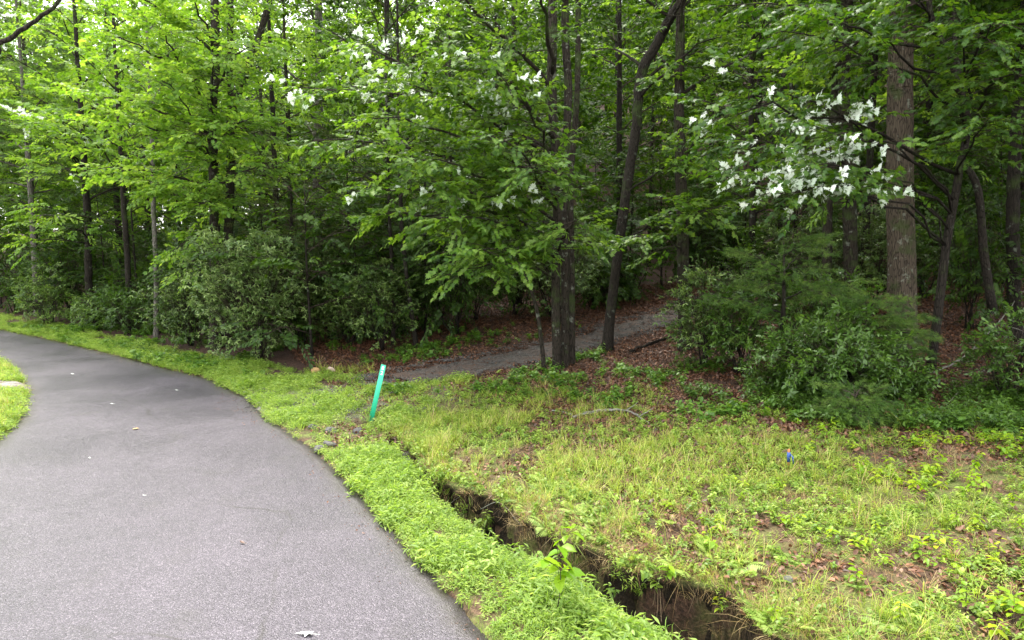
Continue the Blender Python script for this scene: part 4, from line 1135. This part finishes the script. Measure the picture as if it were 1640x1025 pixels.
def bare(x, y):
    # trodden, nearly bare soil above the broken gully corner and litter patches to its right
    r = np.minimum(np.hypot((x-2.9)/1.1, (y-5.75)/.45), np.minimum(np.hypot((x-5.3)/1.2, (y-8.6)/.5), np.hypot((x-4.3)/.6, (y-6.2)/.35)))+.35*fbm(x, y, 2.3)
    return 1-sm(r, .75, 1.15)
# bank grass
x, y, g = sample(-28, 14, 3.6, 40, 150, 202)
def pr(x, y, f):
    b = (f['re'] > 0) & (f['fl'] > .03) & (f['wood'] < .3)
    cl = sm(fbm(x, y, .9, 5), -.15, .22)
    right = sm(x, .6, 4.5)*.68
    p = np.where(b, (.85*cl+.06)*(1-right)*(1-sm(f['wood']+.7*fbm(x, y, .7), -3.4, -1.0)*.85), 0)
    verge = (f['re'] > .4) & (y > 16)
    p = np.where(verge & b, .55, p)
    lf = (f['le'] > .05) & (f['le'] < 4); p = np.where(lf, .5, p)
    return p*offroad(f)*(f['path'] > .8)*np.clip(1.3-y/36, .2, 1)*(1-.8*bare(x, y))
cover('bank_grass', 'yellow-green grass tufts over the bank', [grass_clump(71,16,.14,.005,.07,dry=.12,lean=.9), grass_clump(72,13,.21,.005,.06,lean=1.1,dry=.15), grass_clump(73,20,.10,.0045,.08,dry=.08,lean=.8), grass_clump(74,8,.27,.0045,.05,lean=.8,dry=.3), grass_clump(79,22,.16,.005,.05,lean=1.2,dry=.1)], ['grass','straw'], x, y, g, pr, .65, 1.2)

x, y, g = sample(-5, 5, 3.4, 14, 60, 211)
def pr(x, y, f): return np.where((f['re'] > .12) & (f['nl'] < .15) & (f['re'] < 4), .5*sm(fbm(x, y, 1.7), -.1, .4), 0)
cover('roadside_weeds', 'broader leaved weeds standing in the lush roadside strip', [broad_clump(65,3,.17,.07,.22), broad_clump(66,4,.22,.065,.2), grass_clump(67,9,.24,.006,.05,lean=.9)], ['lush','straw'], x, y, g, pr, .7, 1.25)
# low broad weeds on the bank
x, y, g = sample(-14, 13, 3.6, 17, 120, 203)
def pr(x, y, f):
    b = (f['re'] > 0) & (f['fl'] > -.03) & (f['wood'] < .2)
    cl = sm(fbm(x+30, y, 1.1, 4), -.3, .25)
    return np.where(b, (.9*cl+.2+.8*(f['fl'] < .35))*(1-sm(f['wood'], -2.6, -.4)*.65)*(1-.75*bare(x, y)), 0)*offroad(f)*(f['path'] > .8)*np.clip(1.4-y/20, .2, 1)
cover('bank_weeds', 'small leafy weeds mixed into the grass of the bank', [broad_clump(75,3,.09,.05), broad_clump(76,4,.12,.045,.3), stilt_clump(77,7,.1,.05), stilt_clump(78,9,.07,.035)], ['weed'], x, y, g, pr, .7, 1.3)

x, y, g = sample(1.2, 12, 3.6, 11, 40, 212)
def pr(x, y, f): return np.where((f['fl'] > .05) & (f['wood'] < 0), (.06+.9*sm(fbm(x-3, y+8, .9, 3), .0, .28))*sm(x-.45*(y-5.5), .6, 2.6)*(1-.6*bare(x, y)), 0)
cover('bank_seedlings', 'yellow-green broad-leaved seedlings crowding the right side of the bank', [broad_clump(87,2,.15,.075,.26), broad_clump(88,3,.18,.07,.3), broad_clump(89,2,.12,.085,.24), broad_clump(90,3,.2,.06,.2)], ['seed'], x, y, g, pr, .7, 1.3)
# woodland floor plants
x, y, g = sample(-20, 18, 8.5, 26, 60, 204)
def pr(x, y, f):
    b = (f['re'] > 0) & (f['wood'] > -1.8) & (f['wood'] < 5)
    cl = sm(fbm(x-20, y, .9, 4), -.05, .35)
    return np.where(b, cl*.75*(1-sm(f['wood'], 1, 4)*.8), 0)*(f['path'] > 1.0)*offroad(f)
cover('woodland_plants', 'dark green seedlings and ivy on the leaf litter at the wood edge', [broad_clump(81,4,.16,.075), broad_clump(82,3,.2,.085,.22), broad_clump(83,3,.18,.09,m=0,kind='maple'), stilt_clump(84,8,.12,.06)], ['shadeweed'], x, y, g, pr, .7, 1.35)
# thick leafy ground cover bottom right of the wood edge
x, y, g = sample(3.2, 14, 9.2, 13.5, 90, 205)
def pr(x, y, f): return np.where((f['wood'] > -.7) & (f['wood'] < 2.0), .6*sm(fbm(x, y, .9), -.5, .2), 0)
cover('woodland_plants', 'thick glossy leafed undergrowth in front of the fallen branches', [broad_clump(85,4,.24,.085), broad_clump(86,5,.3,.08,.22)], ['shrub'], x, y, g, pr, .7, 1.2)

# leaf litter
x, y, g = sample(-22, 20, 4, 26, 75, 206)
def pr(x, y, f):
    wd = sm(f['wood']+.8*fbm(x, y, .6), -3.4, -.6)
    patch = sm(fbm(x+9, y+4, .8, 4), -.25, .12)*.95*sm(x, -2.5, 1.5)
    hd = .6*sm(1.1-np.hypot((x+2.75)/1.3, y-10.6), 0, .5)
    return np.where((f['re'] > .3) & ((f['fl'] > .05) | (hd > 0)), np.maximum(np.maximum(wd*.95, np.maximum(patch, .6*bare(x, y))), hd), 0)*np.where(f['path'] < .5, .75, 1)
cover('leaf_litter', 'reddish brown fallen leaves on the wood floor and in bare patches', [dead_leaves(91,9,.068), dead_leaves(92,10,.06), dead_leaves(93,8,.075)], ['dead'], x, y, g, pr, .7, 1.2, .1, .0)
# straw and dead grass near the gully lip, hanging roots
x, y, g = sample(-2.6, 6, 3.8, 11, 260, 207)
def pr(x, y, f): 
    lip = (f['fl'] > -.06) & (f['fl'] < .3)
    return np.where(lip, .65, np.where((f['fl'] > 0), .12*sm(fbm(x, y, 1.1), -.2, .4), 0))
cover('dry_grass', 'dry straw and roots hanging over the gully lip', [grass_clump(94,12,.16,.003,.05,lean=1.7), grass_clump(95,10,.11,.003,.06,lean=1.9)], ['straw'], x, y, g, pr, .6, 1.2, .5)
x, y, g = sample(-2.4, 4, 3.6, 10.6, 160, 213)
def pr(x, y, f): return np.where((f['nl'] > .05) & (f['fl'] < -.12), .30*sm(fbm(x, y, 1.5), -.1, .3)+.25*(f['nl'] < .3), 0)
cover('gully_weeds', 'shaded weeds growing down the side and floor of the gully', [stilt_clump(124,7,.10,.05), grass_clump(125,10,.16,.004,.05,lean=1.2,dry=.2), dead_leaves(126,5,.05)], ['shadeweed','straw'], x, y, g, pr, .7, 1.3, .3)
x, y, g = sample(-2.2, 4, 3.6, 10.4, 420, 214)
def pr(x, y, f): return np.where((f['fl'] > -.09) & (f['fl'] < .14) & (f['re'] > .4), .75*sm(fbm(x, y, 1.9, 3), -.32, .12), 0)
cover('lip_weeds', 'leafy weeds and ferny tufts spilling over the gully lip', [broad_clump(127,3,.12,.055,.24), stilt_clump(128,9,.13,.05), broad_clump(129,4,.15,.06,.2), stilt_clump(130,8,.10,.04), grass_clump(131,12,.17,.005,.05,lean=1.5)], ['weed','straw'], x, y, g, pr, .7, 1.4, .45, .0)
# roots and dead strands hanging from the lip
x, y, g = sample(-2.4, 4.5, 3.6, 10.4, 700, 210)
def pr(x, y, f): return np.where((f['fl'] > -.015) & (f['fl'] < .05) & (f['re'] > .3), .55, 0)
ro = cover('hanging_roots', 'thin roots and dead strands hanging down from the gully lip', [grass_clump(121,9,.20,.003,.05,lean=.5), grass_clump(122,7,.28,.003,.05,lean=.35)], ['straw2'], x, y, g, pr, .6, 1.2, .25, -.02)
_r = np.zeros(len(ro.data.vertices)*3, np.float32); ro.data.attributes['rot'].data.foreach_get('vector', _r); _r = _r.reshape(-1,3); _rl = np.zeros(len(_r), np.int32); ro.data.attributes['role'].data.foreach_get('value', _rl)
_r[_rl >= 100, 0] += PI; ro.data.attributes['rot'].data.foreach_set('vector', _r.ravel())
# ferns on the lip
x, y, g = sample(-1.2, 3.2, 4.6, 8.6, 14, 208)
def pr(x, y, f): return np.where((f['fl'] > .02) & (f['fl'] < .9) & (f['re'] > .5), .55*sm(x, -.4, .8), 0)
cover('fern', 'small bright ferns along the gully lip', [fern_clump(96,6,.22), fern_clump(97,5,.28)], ['lush'], x, y, g, pr, .7, 1.2, .2)
# gravel crumbs at the entrance, on the path and by the road edge
x, y, g = sample(-9, 7, 8, 24, 70, 209)
def pr(x, y, f):
    e = (f['re'] > -.12) & (np.hypot((x+4.6)/1.6, y-12.9) < 2.2)
    return np.where(f['path'] < .95, .9, np.where(e, .22*sm(fbm(x, y, 1.2), -.1, .3), 0))*(np.abs(f['re']) > .0)
cover('gravel', 'loose grey gravel on the path and its entrance', [pebbles(98,10,.022), pebbles(99,8,.028)], ['rock'], x, y, g, pr, .6, 1.3, .05, .062)

# ------------------------------------------------------------------ single plants with their own leaves
LEAFM = {}
def leaf_data(kind, mat):
    k = (kind, mat)
    if k not in LEAFM:
        g = rng_(len(LEAFM)+3); V, F = (leaf_maple(1, g) if kind == 'maple' else leaf_ovate(1, g, .30 if kind == 'broad' else .2, .28, .07))
        m = MB(); m.add(V, F, 0, g.uniform()); LEAFM[k] = m.mesh('leaf', [M[mat]])
    return LEAFM[k]
def plant(name, label, px, py, h, ll, n, seed, kind='broad', mat='seed', lean=(0,0), group=None, spread=.5, branches=0):
    p = GP(px, py); g = rng_(seed); root = empty(name, tuple(p), label, 'plant', group)
    top = np.array([lean[0], lean[1], h]); m = MB(); pts = bez((0,0,-.02), top, .0, 6, g, .05); V, F = tube(pts, np.linspace(.005,.002,6), 5); m.add(V, F)
    br = [(pts, .35)]
    for b in range(branches):
        s = pts[2+b % 3]; a = g.uniform(0, 6.28); e = s+np.array([math.cos(a)*.22, math.sin(a)*.12, .14])
        q = bez(s, e, .05, 4, g); V, F = tube(q, .0025, 4); m.add(V, F); br.append((q, .3))
    m.build('stem', M['twig'], root, smooth=True)
    for i in range(n):
        q, st = br[i % len(br)]; u = st+(1-st)*((i//len(br))+1)/max(1, n//len(br)); u = min(u, 1)
        k = u*(len(q)-1); a0 = int(min(k, len(q)-2)); c = q[a0]+(q[a0+1]-q[a0])*(k-a0)
        az = i*2.4+g.normal()*.3
        o = bpy.data.objects.new('leaf', leaf_data(kind, mat)); COL.objects.link(o); o.parent = root
        o.location = tuple(c); s = ll*g.uniform(.7,1.15); o.scale = (s, s, s); o.rotation_euler = (g.uniform(-.6,.35), g.normal()*.3, az)
    return root
plant('sapling', 'young sapling with large bright oval leaves growing at the gully edge', 893, 985, .72, .15, 24, 301, branches=5, lean=(.03,.05))
plant('seedling', 'yellow-green pointed seedling hanging over the gully lip', 1075, 925, .16, .10, 8, 302, lean=(-.05,-.08))
seeds = [(1150,990,'seedling spreading pale leaves at the broken gully corner',.2),(1240,1000,'low seedling just right of the gully corner',.16),(1370,940,'broad-leaved seedling alone on the bare soil patch',.18),
 (1440,1005,'drooping seedling at the bottom edge beside the dark stones',.2),(1545,985,'taller seedling near the bottom right corner',.24),(1620,1000,'seedling cut by the right edge at the bottom',.22),
 (1600,900,'bushy lime seedling below the right leaf litter patch',.24),(1530,850,'lime-coloured seedling in the middle of the weedy bank right',.2),(1470,900,'seedling between the bare soil and the lime bushes',.18),
 (1400,860,'small seedling above the bare soil patch',.16),(1620,820,'seedling at the right edge below the fallen leaves',.2),(1560,760,'seedling standing in the brown leaf patch',.18),
 (780,845,'leafy weed rising from the lush strip beside the gully',.22),(690,835,'taller weed in the lush strip nearer the gully head',.18),(545,740,'tall weed on the verge beside the gully stones',.26),(540,690,'upright weed above the gully stones',.3),
 (965,700,'leafy seedling beyond the fallen grey branch',.16),(1200,720,'seedling in the leaf litter near the blue tape stake',.16),(1130,770,'yellowish seedling on the middle of the bank',.14),(720,640,'tall thin weed right of the green marker post',.3)]
for k, (a, b, lb, hh) in enumerate(seeds):
    plant('seedling', lb, a, b, hh, .075, 9, 310+k, mat='seed' if k < 12 else 'lush', kind='broad' if k % 3 else 'narrow')
plant('seedling', 'reddish pink seedling in the middle of the right bank', 1312, 890, .12, .07, 7, 340, mat='dead', kind='maple')

# ------------------------------------------------------------------ marker post
b = GP(594, 674); post = empty('marker_post', tuple(b), 'slim green plastic marker post leaning right beside the path entrance', 'marker post')
def rbox(sx, sy, sz, z0, bev=.006):
    m = MB(); a, c = sx/2, sy/2
    prof = [(-a+bev,-c),(a-bev,-c),(a,-c+bev),(a,c-bev),(a-bev,c),(-a+bev,c),(-a,c-bev),(-a,-c+bev)]
    V = [(x, y, z0) for x, y in prof]+[(x, y, z0+sz) for x, y in prof]
    F = [(i, (i+1)%8, 8+(i+1)%8, 8+i) for i in range(8)]+[tuple(range(8,16)), tuple(reversed(range(8)))]
    m.add(V, F); return m
PH = 1.03
m = rbox(.085, .012, PH+.15, -.15, .004)
for sx in (-.038, .038):                      # stiffening ribs down both edges
    q = rbox(.010, .022, PH+.13, -.14, .003); V = np.concatenate(q.V)+np.array([sx, .004, 0]); m.add(V, q.F)
o = m.build('post_body', M['postgreen'], post)
def digit(ch, z, rot=0.0):
    cu = bpy.data.curves.new('digit', 'FONT'); cu.body = ch; cu.size = .095; cu.align_x = 'CENTER'; cu.align_y = 'CENTER'; cu.extrude = .0006; cu.offset = .0022
    t = bpy.data.objects.new('tmp', cu); COL.objects.link(t); dg = bpy.context.evaluated_depsgraph_get()
    me = bpy.data.meshes.new_from_object(t.evaluated_get(dg)); bpy.data.objects.remove(t)
    me.materials.clear(); me.materials.append(M['white']); d = bpy.data.objects.new('digit', me); COL.objects.link(d); d.parent = post
    d.location = (0, -.0088, z); d.rotation_euler = (PI/2, rot, 0); return d
digit('8', PH-.06); digit('2', PH-.15)
post.rotation_euler = (0, R(14), R(-4))

# ------------------------------------------------------------------ stones
def stone(label, px, py, sx, sy, sz, mat, seed, group=None, dz=.25):
    p = GP(px, py); g = rng_(seed)
    import bmesh
    bm = bmesh.new(); bmesh.ops.create_icosphere(bm, subdivisions=3, radius=1)
    off = Vector(g.uniform(-9,9,3))
    pl = [Vector(g.normal(size=3)).normalized() for _ in range(7)]
    for v in bm.verts:
        d = v.co.normalized(); k = 1.0
        for q in pl: k = min(k, .72/max(.05, d.dot(q)) if d.dot(q) > .05 else 9)
        k *= 1+.10*mnoise.noise(d*2.5+off)
        v.co = Vector((d.x*sx*k, d.y*sy*k, d.z*sz*k))
    me = bpy.data.meshes.new('stone'); bm.to_mesh(me); bm.free(); me.materials.append(M[mat])
    o = bpy.data.objects.new('stone', me); COL.objects.link(o); o.location = (p[0], p[1], p[2]+sz*dz); o.rotation_euler = (g.normal()*.2, g.normal()*.2, g.uniform(0,6))
    return tag(o, label, 'stone', group)
stone('tan stone on the leaf litter left of the pale pink stone', 506, 597, .13, .10, .11, 'rock_tan', 1)
stone('pale pink stone on the leaf litter at the path entrance', 529, 596, .13, .09, .11, 'rock_pink', 2)
stone('dark grey stone half in the weeds at the gully head, nearest the road', 512, 722, .10, .08, .07, 'rock', 3)
stone('flat grey stone at the gully head beside the weeds', 530, 714, .13, .09, .06, 'rock', 4)
stone('grey stone furthest left at the gully head', 500, 686, .11, .08, .06, 'rock', 5)
stone('rounded grey stone under the green marker post', 572, 694, .10, .08, .08, 'rock', 6)
stone('grey stone in the middle of the gully head', 530, 692, .12, .09, .07, 'rock', 7)
stone('pale stone lodged at the top of the gully wall', 652, 736, .10, .08, .12, 'rock', 8)
stone('dark stone on the bare soil at the bottom right', 1505, 1008, .055, .045, .04, 'rock', 9)
stone('small dark stone right of the other on the bare soil', 1532, 1012, .05, .04, .04, 'rock', 10)
stone('grey chip of stone on the bare soil above the gully corner', 1262, 930, .06, .04, .03, 'rock', 11)

# ------------------------------------------------------------------ fallen branches and sticks
def stick(name, label, pixs, r, mat, lift=.03, forks=(), cat='branch', seed=0, sides=7):
    P0 = [GP(a, b)+np.array([0,0,lift+(c if True else 0)]) for a, b, c in pixs]
    loc = P0[0]; C = curve([p-loc for p in P0], len(P0)*6); g = rng_(seed); C[1:-1] += g.normal(size=(len(C)-2,3))*r*.35
    root = empty(name, tuple(loc), label, cat)
    m = MB(); V, F = tube(C, np.linspace(r, r*.4, len(C)), sides, .12, seed); m.add(V, F); m.build('stick', M[mat], root, smooth=True)
    for (t, dx, dy, dz, rr) in forks:
        s = C[int(t*(len(C)-1))]; q = bez(s, s+np.array([dx,dy,dz]), .05, 6, g, .08); V, F = tube(q, np.linspace(rr, rr*.3, 6), 5, .1, seed); m = MB(); m.add(V, F); m.build('side_twig', M[mat], root, smooth=True)
    return root
stick('fallen_branch', 'lichen-covered grey fallen branch lying in the grass of the bank', [(918,672,.02),(955,665,.05),(1000,664,.06),(1030,676,.03),(1052,690,.0)], .028, 'deadwood', .02, [(.55,.25,.2,.12,.012),(.7,.3,.1,.15,.010),(.3,-.3,-.2,.02,.01)], seed=1)
stick('fallen_branch', 'small grey stick just below the lichen-covered fallen branch', [(880,660,.02),(905,664,.03),(930,672,.0)], .014, 'deadwood', .01, seed=2)
stick('fallen_branch', 'long bare dead branch slanting up to the right edge of the wood', [(1492,618,.15),(1540,600,.25),(1590,572,.55),(1640,530,1.0)], .022, 'deadwood', .1, [(.3,.4,-.2,.1,.010),(.45,.5,.3,-.05,.010),(.6,-.1,-.3,.35,.008),(.7,.5,-.2,-.2,.01)], seed=3)
stick('fallen_branch', 'second dead branch lying below the long slanting one', [(1515,655,.02),(1550,630,.15),(1600,600,.3)], .015, 'deadwood', .05, [(.5,.3,.1,.1,.006)], seed=4)
stick('fallen_branch', 'thin reddish cane arching over the leaf litter', [(1072,596,.12),(1088,610,.15),(1100,632,.02)], .009, 'twig', .02, seed=5)
stick('fallen_log', 'dark fallen log beside the gravel path', [(1010,566,.03),(1050,553,.05),(1080,545,.08)], .05, 'dark', .03, [(.4,.5,.2,.1,.015)], cat='log', seed=6)
stick('twig', 'pale twig on the bare soil patch at the bottom right', [(1262,968,.01),(1285,955,.03),(1312,940,.0)], .005, 'deadwood', .01, seed=7)
stick('twig', 'thin orange twig in the grass of the path entrance', [(492,619,.0),(502,619,.0),(512,618,.0)], .012, 'orange', .03, seed=8)
stick('grass_stalk', 'tall pale dry grass stalk standing on the right bank', [(1403,748,.0),(1396,746,.28),(1386,744,.58)], .0028, 'straw', .0, cat='stalk', seed=9)
stick('root', 'bare arching root over the dark gully wall', [(770,815,-.02),(800,818,.08),(835,838,-.05)], .006, 'deadwood', .02, cat='root', seed=10)
stick('root', 'pale root sticking out across the gully near its head', [(705,832,.0),(720,820,.1),(738,800,.05)], .005, 'deadwood', .0, cat='root', seed=11)

# blue taped stake
b = GP(1262, 752); st = empty('survey_stake', tuple(b), 'short wooden stake wrapped in blue tape standing in the bank grass', 'stake')
m = rbox(.028, .02, .34, -.06, .003); m.build('stake', M['orange'], st)
m = rbox(.040, .032, .13, .11, .008); m.build('tape', M['blue'], st)
m = MB(); V, F = tube([(.01,-.01,.22),(.03,-.04,.18),(.035,-.05,.09)], [.008,.014,.006], 5); m.add(V, F); m.build('tape_end', M['blue'], st)
st.rotation_euler = (R(6), R(-5), .3)

# ------------------------------------------------------------------ leaves on the road
def road_leaf(label, px, py, s, mat, kind, rot, up=0.012, name='fallen_leaf'):
    x, y = G0(px, py); g = rng_(int(px)); V, F = leaf_maple(s, g) if kind == 'maple' else leaf_ovate(s, g, .25, -.25, .1)
    if kind == 'lobed': V, F = leaf_maple(s, g); V = V*np.array([.45, 1, 1])
    root = empty(name, (x, y, up), label, 'leaf'); root.rotation_euler = (0, 0, rot)
    m = MB(); V = V.copy(); V[:,2] += abs(V[:,2].min())*.6; m.add(V, F); m.build('leaf_blade', M[mat], root)
    m = MB(); V, F = tube([(0,0,.004),(0,-s*.45,.006)], .0015, 4); m.add(V, F); m.build('leaf_stalk', M[mat], root)
road_leaf('pale upturned leaf on the asphalt at the bottom edge of the photo', 500, 1018, .15, 'leafwhite', 'lobed', R(80))
road_leaf('yellow-tan fallen leaf in the middle of the road', 220, 688, .11, 'leafyellow', 'maple', R(70))
road_leaf('tiny white leaf on the road near the bend', 118, 600, .08, 'leafwhite', 'ovate', R(80))
road_leaf('small white leaf on the road left of centre', 182, 648, .065, 'leafwhite', 'ovate', R(95))
road_leaf('small pale leaf on the asphalt below the yellow-tan leaf', 145, 735, .04, 'leafwhite', 'ovate', R(60))
road_leaf('small white scrap of leaf left of the bottom-edge leaf', 233, 795, .035, 'leafwhite', 'ovate', R(100))
road_leaf('small white leaf on the asphalt close to the verge grass', 285, 626, .06, 'leafwhite', 'ovate', R(85))
road_leaf('shrivelled olive leaf flat on the asphalt left of the lush strip', 392, 872, .07, 'dead', 'ovate', R(65))
x, y, g = sample(-14, 1.8, 4.2, 22, 30, 220)
def pr(x, y, f): return np.where(f['road'] & (f['re'] > -.35), .75, np.where(f['road'] & (np.hypot(x+4.7, y-13.3) < 1.1), .8, 0))
cover('road_debris', 'crumbs of soil and dry leaf bits along the road edge', [dead_leaves(221,5,.025,spread=.12), dead_leaves(222,4,.035,spread=.14), pebbles(223,5,.008)], ['dead'], x, y, g, pr, .6, 1.2, .03, .052)

# ------------------------------------------------------------------ roadside tree left of the frame, one bare limb enters it
tb = np.array([-8.6, 6.6, -.1]); lp = [np.array([-8.5,6.6,4.4]), W(-60,100,7.4), W(0,70,7.5), W(45,42,7.6), W(88,10,7.7), W(130,-40,7.8), W(190,-90,8.0)]
rt = tree('roadside_tree', 'tree beyond the left edge whose bare dark limb crosses the top left corner', 'tree', [tb, tb+np.array([.1,0,4]), tb+np.array([0,0,10])], [.16,.13,.05], 'dark', 'broad', (), dict(sub=1.2, sublen=1.3, step=.5),
     canopy=dict(n=12, z0=7.2, z1=9.8, len=2.2, az=PI, azr=1.3), seed=401)
loc = np.array(rt.location); C = curve([p-loc for p in lp], 30); gg = rng_(9); C[2:-1] += gg.normal(size=(27,3))*.006
V, F = tube(C, np.linspace(.035,.012,30), 8, .08, 4); m = MB(); m.add(V, F); m.build('limb', M['dark'], rt, smooth=True)
print('objects', len(bpy.data.objects), 'tris', sum(len(o.data.polygons) for o in bpy.data.objects if o.type == 'MESH'))
